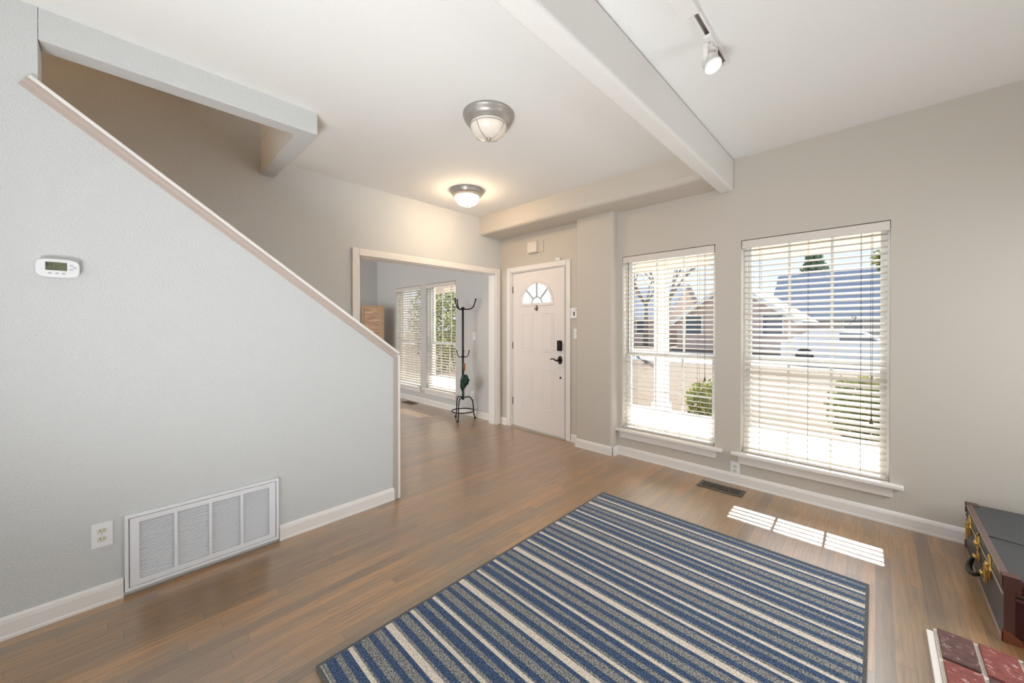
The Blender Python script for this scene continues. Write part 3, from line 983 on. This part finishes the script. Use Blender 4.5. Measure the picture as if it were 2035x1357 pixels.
# segment digits 67, smaller time digits, small text bars
SEG = {'6': 'acdefg', '7': 'abc', '1': 'bc', '0': 'abcdef', '8': 'abcdefg', '2': 'abged'}
def digit(mb, ch, y, z, w, h, t, x):
    for s in SEG[ch]:
        if s == 'a': q = (y, y + w, z + h - t, z + h)
        if s == 'g': q = (y, y + w, z + h / 2 - t / 2, z + h / 2 + t / 2)
        if s == 'd': q = (y, y + w, z, z + t)
        if s == 'f': q = (y, y + t, z + h / 2, z + h)
        if s == 'e': q = (y, y + t, z, z + h / 2)
        if s == 'b': q = (y + w - t, y + w, z + h / 2, z + h)
        if s == 'c': q = (y + w - t, y + w, z, z + h / 2)
        mb.box(x, x + .0004, q[0], q[1], q[2], q[3])
dg = MB()
xd = tx + .0312
for i, ch in enumerate('67'):
    digit(dg, ch, ty0 + .030 + i * .0090, tz0 + .047, .0066, .0135, .0017, xd)
for i in range(9):
    dg.box(xd, xd + .0004, ty0 + .030 + i * .0034, ty0 + .0325 + i * .0034, tz0 + .0345, tz0 + .0365)
for i in range(3):
    dg.box(xd, xd + .0004, ty0 + .054 + i * .0034, ty0 + .0562 + i * .0034, tz0 + .0475, tz0 + .0498)
dg.build('display_digits', 'lcd_ink', sc_)
for (y, z) in ((ty1 - .024, tz1 - .027), (ty1 - .024, tz1 - .045), (ty1 - .014, tz1 - .036), (ty0 + .040, tz0 + .017), (ty0 + .060, tz0 + .017), (ty0 + .079, tz0 + .017)):
    bb = MB().prism([(y + .0056 * math.cos(R(a)), z + .0040 * math.sin(R(a))) for a in range(0, 360, 30)], lambda p, t: (t, p[0], p[1]), tx + .028, tx + .0325)
    bb.build('button', 'pale_button', ts, bevel=.0008)

# ------------------------------------------------------------------ things around the front door
dcx0, dcx1, dz0, dz1 = -3.135, -2.985, 2.235, 2.365
M['chime_cover'] = mat('chime_cover_plastic', (228, 220, 210), 0.5)
ch = thing('door_chime', (-3.03, WY, dz0), 'white square door chime box above the front door', 'door chime')
MB().box(dcx0 - .015, dcx1 + .075, WY - .010, WY, dz0 - .004, dz1 + .008).build('back_plate', 'wall_smooth_backlit', ch, bevel=.002)
MB().box(dcx0, dcx1, WY - .055, WY - .010, dz0, dz1).build('cover', 'chime_cover', ch, bevel=.004)
sn = thing('door_sensor', (-2.675, WY - .016, DZ + DW), 'small white sensor block on top of the door frame', 'sensor')
MB().box(-2.715, -2.645, WY - .03, WY, DZ + DW, DZ + DW + .034).build('sensor_body', 'plastic', sn, bevel=.004)
MB().box(-2.712, -2.648, WY - .0308, WY - .0295, DZ + DW + .012, DZ + DW + .0135).build('seam_line', 'pale_button', sn)
kp = thing('alarm_keypad', (-2.44, WY, 1.41), 'white alarm keypad between door frame and column', 'keypad')
MB().box(-2.500, -2.386, WY - .028, WY, 1.412, 1.530).build('housing', 'plastic', kp, bevel=.004)
MB().box(-2.455, -2.440, WY - .0295, WY - .0275, 1.44, 1.485).build('display', 'dark', kp)
for z in (1.495, 1.475, 1.455):
    MB().box(-2.487, -2.477, WY - .030, WY - .0275, z, z + .007).build('button', 'pale_button', kp)
MB().box(-2.435, -2.392, WY - .0295, WY - .0275, 1.500, 1.515).build('label_window', 'pale_button', kp)

# ------------------------------------------------------------------ floor registers
def register(cx, cy, hx_, hy_, label):
    r = thing('floor_register', (cx, cy, 0), label, 'vent', 'bronze floor registers')
    f = MB()
    f.plate([cx - hx_, cx + hx_], [cy - hy_, cy + hy_], [(cx - hx_ + .022, cx + hx_ - .022, cy - hy_ + .028, cy + hy_ - .028)], lambda u, v, t: (u, v, t), .0004, .006)
    f.build('frame', 'register', r, bevel=.0015)
    MB().box(cx - hx_ + .022, cx + hx_ - .022, cy - hy_ + .028, cy + hy_ - .028, .0004, .0012).build('duct_opening', 'dark', r)
    s = MB()
    n = 20
    for i in range(n):
        x = cx - hx_ + .022 + (2 * hx_ - .044) * (i + .5) / n
        s.box(x - .0028, x + .0028, cy - hy_ + .028, cy + hy_ - .028, .0012, .005)
    s.box(cx - hx_ + .022, cx + hx_ - .022, cy - .004, cy + .004, .0012, .0055)
    s.build('fins', 'register', r)
register(-.905, 3.372, .162, .072, 'bronze floor register between rug and baseboard below the outlet')
register(-5.79, 3.42, .16, .07, 'bronze floor register in the dining room below the blinds')

# ------------------------------------------------------------------ ceiling lights
def flush_light(cx, cy, lit, label, rot):
    o = thing('ceiling_light', (cx, cy, ZC), label, 'ceiling light', 'flush dome ceiling lights')
    pan = [(.0, 0), (.170, 0), (.170, -.010), (.166, -.015), (.163, -.020), (.160, -.034), (.150, -.048), (.138, -.056), (.132, -.060), (.128, -.066), (.0, -.066)]
    MB().lathe(pan, (cx, cy, ZC), (0, 0, 1), 48).build('pan', 'nickel', o)
    dome = [(.0, -.060), (.120, -.060), (.122, -.072), (.121, -.080), (.115, -.098), (.102, -.120), (.082, -.137), (.056, -.148), (.028, -.153), (0, -.154)]
    MB().lathe(dome, (cx, cy, ZC), (0, 0, 1), 48).build('glass_dome', 'opal_lit' if lit else 'opal', o)
    wr = MB()
    wr.tube(arc((cx, cy, ZC - .082), .1235, 0, 360, 40, (1, 0, 0), (0, 1, 0))[:-1], .0022, 6, closed=True)
    prof = [(.1235, -.082), (.118, -.098), (.105, -.121), (.085, -.139), (.060, -.151), (.042, -.160), (.028, -.163), (.014, -.160), (.006, -.156)]
    for k in range(4):
        a = R(rot + 90 * k)
        wr.tube([(cx + r * math.cos(a), cy + r * math.sin(a), ZC + h) for r, h in prof], .0020, 6)
    wr.build('wire_cage', 'nickel', o)
    MB().lathe([(0, -.148), (.016, -.150), (.018, -.156), (.012, -.163), (.006, -.167), (.008, -.172), (.005, -.178), (0, -.180)], (cx, cy, ZC), (0, 0, 1), 20).build('finial', 'nickel', o)
    return o
flush_light(-1.848, 1.680, False, 'unlit pewter dome ceiling light nearer the beam', 10)
flush_light(-3.035, 2.458, True, 'lit pewter dome ceiling light near the dining room opening', 25)

# ------------------------------------------------------------------ track light
tk = thing('track_light', (-.577, 1.2, ZC), 'white ceiling track with a lit spotlight head', 'track light')
x_ = -.577
t = MB()
t.box(x_ - .019, x_ - .009, -.25, 2.205, ZC - .022, ZC).box(x_ + .009, x_ + .019, -.25, 2.205, ZC - .022, ZC).box(x_ - .009, x_ + .009, -.25, 2.205, ZC - .006, ZC)
t.build('track', 'white_metal', tk, bevel=.001)
MB().box(x_ - .0088, x_ + .0088, -.24, 2.195, ZC - .0085, ZC - .0061).build('conductor_slot', 'track_slot', tk)
MB().box(x_ - .019, x_ + .019, 2.205, 2.213, ZC - .022, ZC).build('end_cap', 'white_metal', tk)
MB().box(x_ - .058, x_ + .02, 1.60, 1.745, ZC - .034, ZC - .0).build('feed_box', 'white_metal', tk, bevel=.003)
def track_head(yc, aim):
    aim = Vector(aim).normalized()
    h = MB().box(x_ - .017, x_ + .017, yc - .055, yc + .055, ZC - .036, ZC - .0225).build('track_adapter', 'white_metal', tk, bevel=.003)
    pv = Vector((x_, yc, ZC - .128))
    side = aim.cross(Vector((0, 0, 1))).normalized()
    yk = MB()
    yk.tube([(x_, yc, ZC - .036), (x_, yc, ZC - .052)], .010, 10)
    for s in (-1, 1):
        p0 = Vector((x_, yc, ZC - .05)) + side * .006 * s; p1 = Vector((x_, yc, ZC - .058)) + side * .040 * s; p2 = pv + side * .040 * s
        yk.obox((p1 + p2) / 2, side, aim.cross(side) if False else Vector((0, 0, 1)).cross(side), (0, 0, 1), .002, .010, (p1 - p2).length / 2)
    yk.obox(Vector((x_, yc, ZC - .056)), side, Vector((0, 0, 1)).cross(side), (0, 0, 1), .042, .010, .002)
    yk.build('yoke', 'white_metal', tk)
    c = pv - aim * .022
    can = MB().lathe([(0, -.02), (.018, -.02), (.030, -.008), (.037, .010), (.0375, .040), (.040, .042), (.040, .052), (.034, .053), (.0, .050)], c, aim, 28)
    co = can.build('lamp_can', 'white_metal', tk)
    MB().lathe([(0, .0495), (.035, .0535), (.035, .056), (.022, .0605), (0, .062)], c, aim, 28).build('lamp_lens', 'lens', co)
    for s in (-1, 1):
        MB().lathe([(0, 0), (.008, 0), (.007, .004), (0, .005)], pv + side * .042 * s, side * s, 12).build('pivot_knob', 'white_metal', co)
    d = bpy.data.lights.new('track_spot', 'SPOT')
    d.energy = 22; d.color = (1.0, .88, .72); d.spot_size = R(80); d.spot_blend = .6; d.shadow_soft_size = .03
    l = bpy.data.objects.new('track_spot', d); col.objects.link(l)
    l.location = c + aim * .075
    l.rotation_euler = aim.to_track_quat('-Z', 'Y').to_euler()
track_head(1.965, (.42, -.12, -.90))

# ------------------------------------------------------------------ coat rack and umbrella
cx, cy = -4.235, 3.352
rk = thing('coat_rack', (cx, cy, 0), 'black wrought iron coat rack in the dining room', 'coat rack')
MB().tube([(cx, cy, .30), (cx, cy, 1.57)], .0145, 12).build('pole', 'iron', rk)
MB().lathe([(0, 0), (.022, .004), (.026, .02), (.022, .036), (0, .042)], (cx, cy, 1.555), (0, 0, 1), 14).build('top_hub', 'iron', rk)
MB().lathe([(0, 0), (.02, .003), (.024, .015), (.02, .03), (0, .034)], (cx, cy, .872), (0, 0, 1), 14).build('middle_hub', 'iron', rk)
MB().lathe([(0, 0), (.018, .0), (.022, .02), (.02, .05), (0, .055)], (cx, cy, .275), (0, 0, 1), 14).build('base_hub', 'iron', rk)
def hook(a, z0, r, h, tipr):
    d = Vector((math.cos(R(a)), math.sin(R(a)), 0))
    c = Vector((cx, cy, z0))
    pts = bez(c + d * .015, c + d * r * .85 + Vector((0, 0, -.018)), c + d * r * .85 + Vector((0, 0, h * .35)), c + d * r + Vector((0, 0, h)), 12)
    m = MB().tube(pts, .0085 if r > .12 else .006, 8)
    tip = pts[-1]
    m.lathe([(0, -.004), (tipr, 0), (tipr, .007), (0, .010)], tip, (pts[-1] - pts[-2]).normalized(), 12)
    m.build('hook', 'iron', rk)
for a in (44, 168, 286):
    hook(a, 1.565, .185, .14, .017)
for a in (44, 224, 134):
    hook(a, .885, .088, .085, .012)
for a in (-62, 62, 178):
    d = Vector((math.cos(R(a)), math.sin(R(a)), 0))
    c = Vector((cx, cy, 0))
    p = bez(c + d * .01 + Vector((0, 0, .30)), c + d * .12 + Vector((0, 0, .335)), c + d * .150 + Vector((0, 0, .28)), c + d * .152 + Vector((0, 0, .14)), 10)
    p += bez(p[-1], c + d * .153 + Vector((0, 0, .08)), c + d * .160 + Vector((0, 0, .04)), c + d * .176 + Vector((0, 0, .010)), 5)[1:]
    m = MB().tube(p, .0085, 8)
    m.lathe([(0, 0), (.019, .0), (.017, .008), (.008, .014), (0, .015)], c + d * .176, (0, 0, 1), 12)
    m.build('leg', 'iron', rk)
MB().tube(arc((cx, cy, .115), .158, 0, 360, 40, (1, 0, 0), (0, 1, 0))[:-1], .0085, 8, closed=True).build('ring', 'iron', rk)

ux, uy = cx + .085, cy - .045
um = thing('umbrella', (ux, uy, .30), 'folded dark green umbrella with wooden handle hanging on the coat rack', 'umbrella')
MB().tube([(ux, uy, .80), (ux, uy, .74), (ux, uy, .695)], [.017, .0155, .012], 12).build('handle', 'handle_wood', um)
MB().tube([(ux, uy, .70), (ux, uy, .30)], .005, 8).build('shaft', 'nickel', um)
cn = MB()
random.seed(11)
nr, nsg = 16, 20
rings = []
for i in range(nr + 1):
    t = i / nr
    z = .64 - .31 * t
    base = .012 + .052 * math.sin(math.pi * min(1, t * 1.25 + .1)) ** .8 * (1 - .35 * t) * (1 if t < .97 else .3)
    ox = .018 * math.sin(t * 7.5) - .03 * t
    rings.append([cn.bm.verts.new((ux + ox + base * (1 + .46 * math.sin(k * 2 * math.pi * 5 / nsg + t * 11) + random.uniform(-.16, .16)) * math.cos(2 * math.pi * k / nsg),
                                   uy + base * (1 + .34 * math.sin(k * 2 * math.pi * 6 / nsg + t * 9)) * math.sin(2 * math.pi * k / nsg) * .8, z + random.uniform(-.006, .006))) for k in range(nsg)])
for a, b in zip(rings[:-1], rings[1:]):
    for k in range(nsg):
        fc = cn.bm.faces.new((a[k], a[(k + 1) % nsg], b[(k + 1) % nsg], b[k])); fc.smooth = True
cn.bm.faces.new(rings[0]); cn.bm.faces.new(rings[-1][::-1])
cn.build('canopy', 'umbrella', um)
MB().tube(bez((ux, uy, .69), (ux + .02, uy, .75), (cx + .03, cy - .02, .84), (cx + .012, cy - .012, .875), 8), .003, 6).build('hanging_loop', 'umbrella', um)

# ------------------------------------------------------------------ folding screen
P0 = Vector((-6.79, 3.03, 0)); P1 = Vector((-6.50, 3.31, 0)); P2 = Vector((-7.02, 2.70, 0))
fs = thing('folding_screen', tuple(P0), 'woven cane folding screen standing in the dining room corner', 'folding screen')
for a, b in ((P0, P1), (P2, P0 + Vector((-.02, -.03, 0)))):
    d = (b - a); L = d.length; d.normalize(); n = Vector((d.y, -d.x, 0)); z = Vector((0, 0, 1))
    c = (a + b) / 2
    H_ = 1.70
    fr = MB()
    for s in (-1, 1):
        fr.obox(c + d * s * (L / 2 - .018) + z * H_ / 2, d, n, z, .018, .014, H_ / 2)
    for zz in (.05, .86, H_ - .018):
        fr.obox(c + z * zz, d, n, z, L / 2 - .036, .012, .018)
    fo = fr.build('panel_frame', 'wicker_frame', fs)
    MB().obox(c + z * (H_ / 2 + .02), d, n, z, L / 2 - .036, .005, H_ / 2 - .055).build('woven_panel', 'cane', fo)

# ------------------------------------------------------------------ suitcase trunk
sx0, sx1, sy0, sy1, sh = .386, 1.02, 2.562, 3.482, .272
sk = thing('suitcase', ((sx0 + sx1) / 2, (sy0 + sy1) / 2, 0), 'old dark suitcase trunk with brass latches by the front wall', 'suitcase')
zl = .200
b_ = MB().box(sx0, sx1, sy0, sy1, .004, zl - .003)
bo = b_.build('body', ['suit_grey', 'suit_red'], sk, bevel=.006)
li = MB().box(sx0, sx1, sy0, sy1, zl + .001, sh)
lo = li.build('lid', ['suit_grey', 'suit_red'], sk, bevel=.008)
for o in (bo, lo):
    for p in o.data.polygons:
        if abs(p.normal.y) > .9:
            p.material_index = 1
e = .022
# leather binding on the maroon ends and along the lid edges
for yy, s in ((sy0, -1), (sy1, 1)):
    y0, y1 = (yy - .004, yy + .002) if s < 0 else (yy - .002, yy + .004)
    tr = MB()
    tr.box(sx0, sx0 + .030, y0, y1, .004, sh - .002).box(sx1 - .030, sx1, y0, y1, .004, sh - .002)
    tr.box(sx0 + .03, sx1 - .03, y0, y1, .004, .026).box(sx0 + .03, sx1 - .03, y0, y1, sh - .026, sh - .002)
    tr.box(sx0 + .03, sx1 - .03, y0, y1, zl - .018, zl - .004).box(sx0 + .03, sx1 - .03, y0, y1, zl + .002, zl + .014)
    tr.build('leather_binding', 'leather', sk, bevel=.0015)
tl = MB()
tl.box(sx0 - .003, sx0 + .019, sy0 + .03, sy1 - .03, sh - .001, sh + .003)
M['edge_taupe'] = mat('taupe_edge_strip', (104, 86, 80), 0.5)
tl.build('top_edge_strip', 'edge_taupe', lo, bevel=.001)
em = MB()
em.box(sx0 - .004, sx0 + .004, sy0, sy1, sh - .010, sh + .001).box(sx0 - .004, sx0, sy0, sy1, zl - .006, zl + .004).box(sx0 - .004, sx0 + .001, sy0, sy1, .0035, .010)
em.build('metal_edging', 'edge_metal', sk, bevel=.001)
for yy, s in ((sy0, 1), (sy1, -1)):
    c = MB()
    c.box(sx0 - .005, sx0 + .045, min(yy - .006 * s, yy + .001 * s), max(yy - .006 * s, yy + .001 * s), sh - .055, sh + .004)
    c.box(sx0 - .005, sx0 + .045, min(yy - .006 * s, yy + .045 * s), max(yy - .006 * s, yy + .045 * s), sh, sh + .004)
    c.box(sx0 - .005, sx0, min(yy - .006 * s, yy + .03 * s), max(yy - .006 * s, yy + .03 * s), sh - .045, sh + .004)
    c.build('corner_cap', 'leather', lo, bevel=.002)
    c = MB()
    c.prism([(sx0 - .005, .0), (sx0 + .055, .0), (sx0 + .045, .025), (sx0 + .02, .045), (sx0 - .005, .05)], lambda p, t: (p[0], t, p[1]), min(yy - .006 * s, yy), max(yy - .006 * s, yy))
    c.box(sx0 - .005, sx0, min(yy - .006 * s, yy + .012 * s), max(yy - .006 * s, yy + .012 * s), 0, .045)
    c.build('corner_cap', 'copper', bo, bevel=.0015)
for yc in (3.31, 2.80):
    la = MB()
    la.prism([(yc - .018, zl - .05), (yc + .018, zl - .05), (yc + .022, zl - .01), (yc + .016, zl + .01), (yc + .01, zl + .045), (yc, zl + .058), (yc - .01, zl + .045), (yc - .016, zl + .01), (yc - .022, zl - .01)], lambda p, t: (t, p[0], p[1]), sx0 - .010, sx0)
    la.tube([(sx0 - .012, yc - .018, zl + .012), (sx0 - .012, yc + .018, zl + .012)], .007, 8)
    la.box(sx0 - .022, sx0 - .010, yc - .010, yc + .010, zl - .075, zl + .01)
    la.box(sx0 - .017, sx0 - .009, yc - .026, yc + .026, zl - .015, zl - .003)
    la.build('latch', 'brass', sk, bevel=.002)
yc = 3.075
lo_ = MB()
lo_.prism([(yc - .024, zl - .035), (yc + .024, zl - .035), (yc + .026, zl + .005), (yc + .014, zl + .04), (yc, zl + .05), (yc - .014, zl + .04), (yc - .026, zl + .005)], lambda p, t: (t, p[0], p[1]), sx0 - .009, sx0)
lo_.lathe([(0, 0), (.016, 0), (.014, .010), (0, .013)], (sx0 - .008, yc, zl - .005), (-1, 0, 0), 16)
lo_.box(sx0 - .013, sx0 - .008, yc - .016, yc + .016, zl + .004, zl + .034)
lo_.build('centre_lock', 'brass', sk, bevel=.002)
for yc in (3.06, 2.88):
    hm = MB().box(sx0 - .009, sx0, yc - .024, yc + .024, .115, .155)
    hm.tube([(sx0 - .016, yc - .018, .130), (sx0 - .016, yc + .018, .130)], .009, 8)
    hm.build('handle_mount', 'brass', sk, bevel=.003)
hp = bez((sx0 - .016, 3.06, .130), (sx0 - .055, 3.05, .075), (sx0 - .055, 2.89, .075), (sx0 - .016, 2.88, .130), 14)
MB().tube(hp, [.006, .008, .0095, .011, .012, .0125, .013, .013, .013, .0125, .012, .011, .0095, .008, .006], 10).build('carry_handle', 'black', sk)
MB().tube(bez((sx0 - .010, 3.06, .235), (sx0 - .03, 3.0, .30), (sx0 + .10, 2.90, sh + .006), (sx0 + .62, 2.95, sh + .005), 14), .0018, 5).build('tie_string', 'dark', sk)

# ------------------------------------------------------------------ brick hearth
hx0, hy1, HX1 = .180, 2.425, 1.75
hb = MB().box(hx0, HX1, .6, hy1, 0.0005, .018).build('hearth', 'mortar', loc=(.9, 1.5, 0))
struct(hb, 'worn brick hearth at the floor edge with pale mortar', 'hearth')
hb['label'] = 'worn brick hearth with pale mortar beside the rug'
random.seed(3)
bxw, byl, gap = .098, .196, .013
k = 0
yb = hy1 - .006
bk = MB()
for r_ in range(9):
    xb = hx0 + .010 + (0 if r_ % 2 == 0 else 0.0)
    for c_ in range(14):
        x0, x1 = xb + c_ * (bxw + gap), xb + c_ * (bxw + gap) + bxw
        y1 = yb - r_ * (byl + gap); y0 = y1 - byl
        if x1 > HX1 - .01:
            continue
        bk.box(x0, x1, max(.605, y0), y1, .016, .030, 1 if (c_ + r_) % 3 == 1 else 0)
bk.build('brick_paving', ['brick_a', 'brick_b'], hb, bevel=.004)
ht = MB().box(hx0 - .022, hx0, .6, hy1 - .02, 0.0005, .016)
struct(ht.build('trim_7', 'trim', bevel=.004), 'white painted strip along the brick hearth', 'trim')

# ------------------------------------------------------------------ outside: porch
struct(MB().box(-9, 5, WY + .2, 6.25, -.30, -.06).build('porch_floor', 'concrete'), 'pale concrete porch floor outside the windows', 'porch')
er = MB().box(-9, 5, WY + .2, 5.86, 2.44, 2.54).box(-9, 5, 5.86, 5.98, 2.22, 2.54)
struct(er.build('porch_eave', 'eave', bevel=.004), 'beige porch eave outside the windows', 'eave')
struct(MB().box(-9, 5, WY + .2, 6.4, 2.54, 2.6).build('porch_roof', 'roof'), 'porch roof deck', 'roof')
struct(MB().box(-80, 60, 6.25, 90, -.5, -.30).build('ground', 'lawn'), 'dry winter lawn in front of the house', 'lawn')
struct(MB().box(-80, 60, 17, 25, -.30, -.285).build('street', 'asphalt'), 'grey street across the lawn', 'street')
def post(px_, label):
    p = thing('porch_post', (px_, 5.9, -.06), label, 'porch post', 'white porch posts')
    MB().box(px_ - .09, px_ + .09, 5.83, 5.99, -.06, 2.23).build('shaft', 'post', p, bevel=.006)
    MB().box(px_ - .12, px_ + .12, 5.80, 6.02, -.06, .12).build('base', 'post', p, bevel=.006)
    MB().box(px_ - .11, px_ + .11, 5.81, 6.01, 2.10, 2.22).build('capital', 'post', p, bevel=.006)
post(-2.44, 'white porch post seen through the blind beside the column')
post(-8.95, 'white porch post seen through the dining room blind')

def leaves(mb, c, rx, ry, rz, n, s, seed, hollow=.55):
    rnd = random.Random(seed)
    for i in range(n):
        while True:
            p = Vector((rnd.uniform(-1, 1), rnd.uniform(-1, 1), rnd.uniform(-1, 1)))
            if hollow < p.length < 1:
                break
        q = Vector((c[0] + p.x * rx, c[1] + p.y * ry, c[2] + p.z * rz))
        u = Vector((rnd.uniform(-1, 1), rnd.uniform(-1, 1), rnd.uniform(-1, 1))).normalized()
        v = u.orthogonal().normalized()
        k = s * rnd.uniform(.6, 1.3)
        vs = mb._v([q - u * k, q - v * k * .5, q + u * k, q + v * k * .5])
        mb.bm.faces.new(vs)
def shrub(x, y, r, h, mt, seed, label, n=900, s=.05, group='garden shrubs'):
    o = thing('shrub', (x, y, -.30), label, 'shrub', group)
    st_ = MB()
    rnd = random.Random(seed + 99)
    for i in range(5):
        a = rnd.uniform(0, 6.28)
        st_.tube([(x, y, -.31), (x + .3 * r * math.cos(a), y + .3 * r * math.sin(a), h * .4), (x + .6 * r * math.cos(a), y + .6 * r * math.sin(a), h * .75)], [.02, .014, .006], 5)
    st_.build('stems', 'bark', o)
    m = MB()
    leaves(m, (x, y, -.25 + h / 2), r, r, h / 2 + .05, n, s, seed, .3)
    m.build('foliage', mt, o, recalc=False)
shrub(-2.02, 6.75, .34, .62, 'leaf', 1, 'low green shrub by the porch seen through the blind beside the column', 700)
shrub(-.12, 7.0, .42, .85, 'leaf', 2, 'olive shrub outside the front window nearer the suitcase', 1300)
shrub(-11.4, 8.2, 1.35, 3.4, 'leaf', 4, 'tall bushy green shrub filling the dining room window', 4200, .07)

def tree(x, y, h, spread, seed, label, depth=5):
    o = thing('bare_tree', (x, y, -.30), label, 'tree', 'bare street trees')
    rnd = random.Random(seed)
    tk_, br = MB(), MB()
    tk_.tube([(x, y, -.32), (x + rnd.uniform(-.1, .1), y, h * .18), (x + rnd.uniform(-.15, .15), y, h * .36)], [h * .024, h * .019, h * .016], 8)
    def grow(p, d, L, r, k):
        q = p + d * L * .5 + Vector((rnd.uniform(-1, 1), rnd.uniform(-1, 1), rnd.uniform(-.3, 1))) * L * .07
        e = p + d * L + Vector((0, 0, L * .08))
        br.tube([p, q, e], [r, r * .8, r * .58], 5 if k > 2 else 4)
        if k <= 0:
            return
        for i in range(3 if k > 1 else 2):
            nd = (d + Vector((rnd.uniform(-1, 1), rnd.uniform(-1, 1), rnd.uniform(-.25, .7))) * spread).normalized()
            grow(e if i else q, nd, L * rnd.uniform(.62, .8), r * .55, k - 1)
    base = Vector((x, y, h * .34))
    for i in range(4):
        a = i * 1.57 + rnd.uniform(-.4, .4)
        grow(base, Vector((math.cos(a) * .6, math.sin(a) * .6, .8)).normalized(), h * .23, h * .011, depth - 1)
    tk_.build('trunk', 'bark', o); br.build('branches', 'bark', o)
tree(-9.5, 24, 8.5, .75, 21, 'bare winter tree across the street on the gable side')
tree(1.6, 15.5, 7.0, .8, 22, 'bare winter tree on the lawn outside the window nearer the suitcase')
tree(-21, 27, 9, .75, 23, 'bare winter tree far along the street')
tree(-13.5, 29.5, 9, .7, 24, 'bare winter tree between the houses across the street', 4)
ev = thing('evergreen_tree', (-4.9, 52, -.3), 'blue green evergreen rising behind the slate roof', 'tree')
MB().tube([(-4.9, 52, -.32), (-4.9, 52, 4), (-4.9, 52, 9)], [.25, .16, .04], 8).build('trunk', 'bark', ev)
m = MB()
for i in range(7):
    leaves(m, (-4.9, 52, 2.2 + i * 1.05), 3.2 - i * .4, 3.2 - i * .4, .95, 420, .26, 60 + i, .1)
m.build('foliage', 'leaf_dark', ev, recalc=False)
ev2 = thing('evergreen_tree', (1.9, 19.5, -.3), 'leafy green tree high up outside the window nearer the suitcase', 'tree')
MB().tube([(1.9, 30.5, -.32), (1.95, 30.5, 3), (1.9, 30.5, 5.5)], [.2, .15, .05], 8).build('trunk', 'bark', ev2)
m = MB()
for i, (dx, dz, r) in enumerate(((0, 5.6, 1.7), (1.3, 5.0, 1.3), (-1.0, 5.2, 1.2), (.3, 6.8, 1.1))):
    leaves(m, (1.9 + dx, 30.5, dz), r, r, r * .75, 600, .16, 90 + i, .2)
m.build('foliage', 'leaf', ev2, recalc=False)

# houses across the street
def house(x0, x1, y0, y1, hw_, hr_, wallm, roofm, label, gable_front, group='houses across the street'):
    o = thing('house', ((x0 + x1) / 2, (y0 + y1) / 2, -.30), label, 'house', group)
    w = MB()
    if gable_front:
        xm_ = (x0 + x1) / 2
        w.prism([(x0, -.3), (x1, -.3), (x1, hw_), (xm_, hr_), (x0, hw_)], lambda p, t: (p[0], t, p[1]), y0, y1)
    else:
        ym_ = (y0 + y1) / 2
        w.prism([(y0, -.3), (y1, -.3), (y1, hw_), (ym_, hr_), (y0, hw_)], lambda p, t: (t, p[0], p[1]), x0, x1)
    w.build('walls', wallm, o)
    r = MB(); tb = MB()
    if gable_front:
        for s, xe in ((-1, x0), (1, x1)):
            d = Vector((xe - xm_, 0, hw_ - hr_)); L = d.length; d.normalize(); n = Vector((-d.z * s, 0, abs(d.x))).normalized()
            n = Vector((d.z, 0, -d.x)); n = n if n.z > 0 else -n
            c = Vector((xm_, (y0 + y1) / 2, hr_)) + d * (L + .4) / 2 + n * .08
            r.obox(c, d, (0, 1, 0), n, (L + .4) / 2, (y1 - y0) / 2 + .35, .07)
            c2 = Vector((xm_, y0 - .38, hr_)) + d * (L + .4) / 2 + n * .0
            tb.obox(c2, d, (0, 1, 0), n, (L + .4) / 2, .04, .13)
    else:
        for s, ye in ((-1, y0), (1, y1)):
            d = Vector((0, ye - ym_, hw_ - hr_)); L = d.length; d.normalize(); n = Vector((0, d.z, -d.y)); n = n if n.z > 0 else -n
            c = Vector(((x0 + x1) / 2, ym_, hr_)) + d * (L + .5) / 2 + n * .08
            r.obox(c, d, (1, 0, 0), n, (L + .5) / 2, (x1 - x0) / 2 + .35, .07)
        tb.box(x0 - .3, x1 + .3, y0 - .52, y0 - .42, hw_ - .42, hw_ - .2)
    r.build('roof', roofm, o); tb.build('fascia', 'post', o)
    for i in range(3):
        xx = x0 + (x1 - x0) * (i + .5) / 3
        wf = MB().box(xx - .6, xx + .6, y0 - .06, y0 + .02, .7, 2.1).build('window', 'post', o)
        MB().box(xx - .52, xx + .52, y0 - .08, y0 - .05, .78, 2.02).build('pane', 'glass_dark', wf)
    return o
house(-10.8, -3.6, 29, 38, 1.75, 4.35, 'brick_far', 'roof_brown', 'pinkish brick house with a white edged gable across the street', True)
house(-6.4, 3.8, 39.2, 48, 2.2, 6.0, 'siding', 'roof', 'pale house with a broad slate blue roof across the street', False)
house(-24, -12.5, 31, 40, 2.3, 5.0, 'brick_far', 'roof', 'brick house with a slate roof farther along the street', False)
house(5.5, 14, 31, 40, 2.4, 5.2, 'siding', 'roof_brown', 'pale house beyond the leafy green tree', False)

# parked car
cr_ = thing('car', (-.9, 21.4, -.285), 'white car parked on the street outside the window nearer the suitcase', 'car')
cx_, cy_ = -.9, 21.4
bd = MB().prism([(-2.2, .22), (2.2, .22), (2.22, .62), (2.1, .82), (1.25, .92), (.55, 1.38), (-1.15, 1.42), (-1.95, .98), (-2.2, .9)], lambda p, t: (cx_ + p[0], t, p[1] - .285), cy_ - .85, cy_ + .85)
bd.build('body', 'car_paint', cr_, bevel=.05)
for s in (-1, 1):
    MB().prism([(1.05, .95), (.5, 1.31), (-.2, 1.33), (-.2, .95)], lambda p, t: (cx_ + p[0], t, p[1] - .285), cy_ + s * .85 - .012, cy_ + s * .85 + .012).build('side_window', 'glass_dark', cr_)
    for wx in (-1.35, 1.35):
        MB().lathe([(0, -.1), (.31, -.1), (.33, -.06), (.33, .06), (.31, .1), (0, .1)], (cx_ + wx, cy_ + s * .78, .046), (0, 1, 0), 20).build('wheel', 'rubber', cr_)
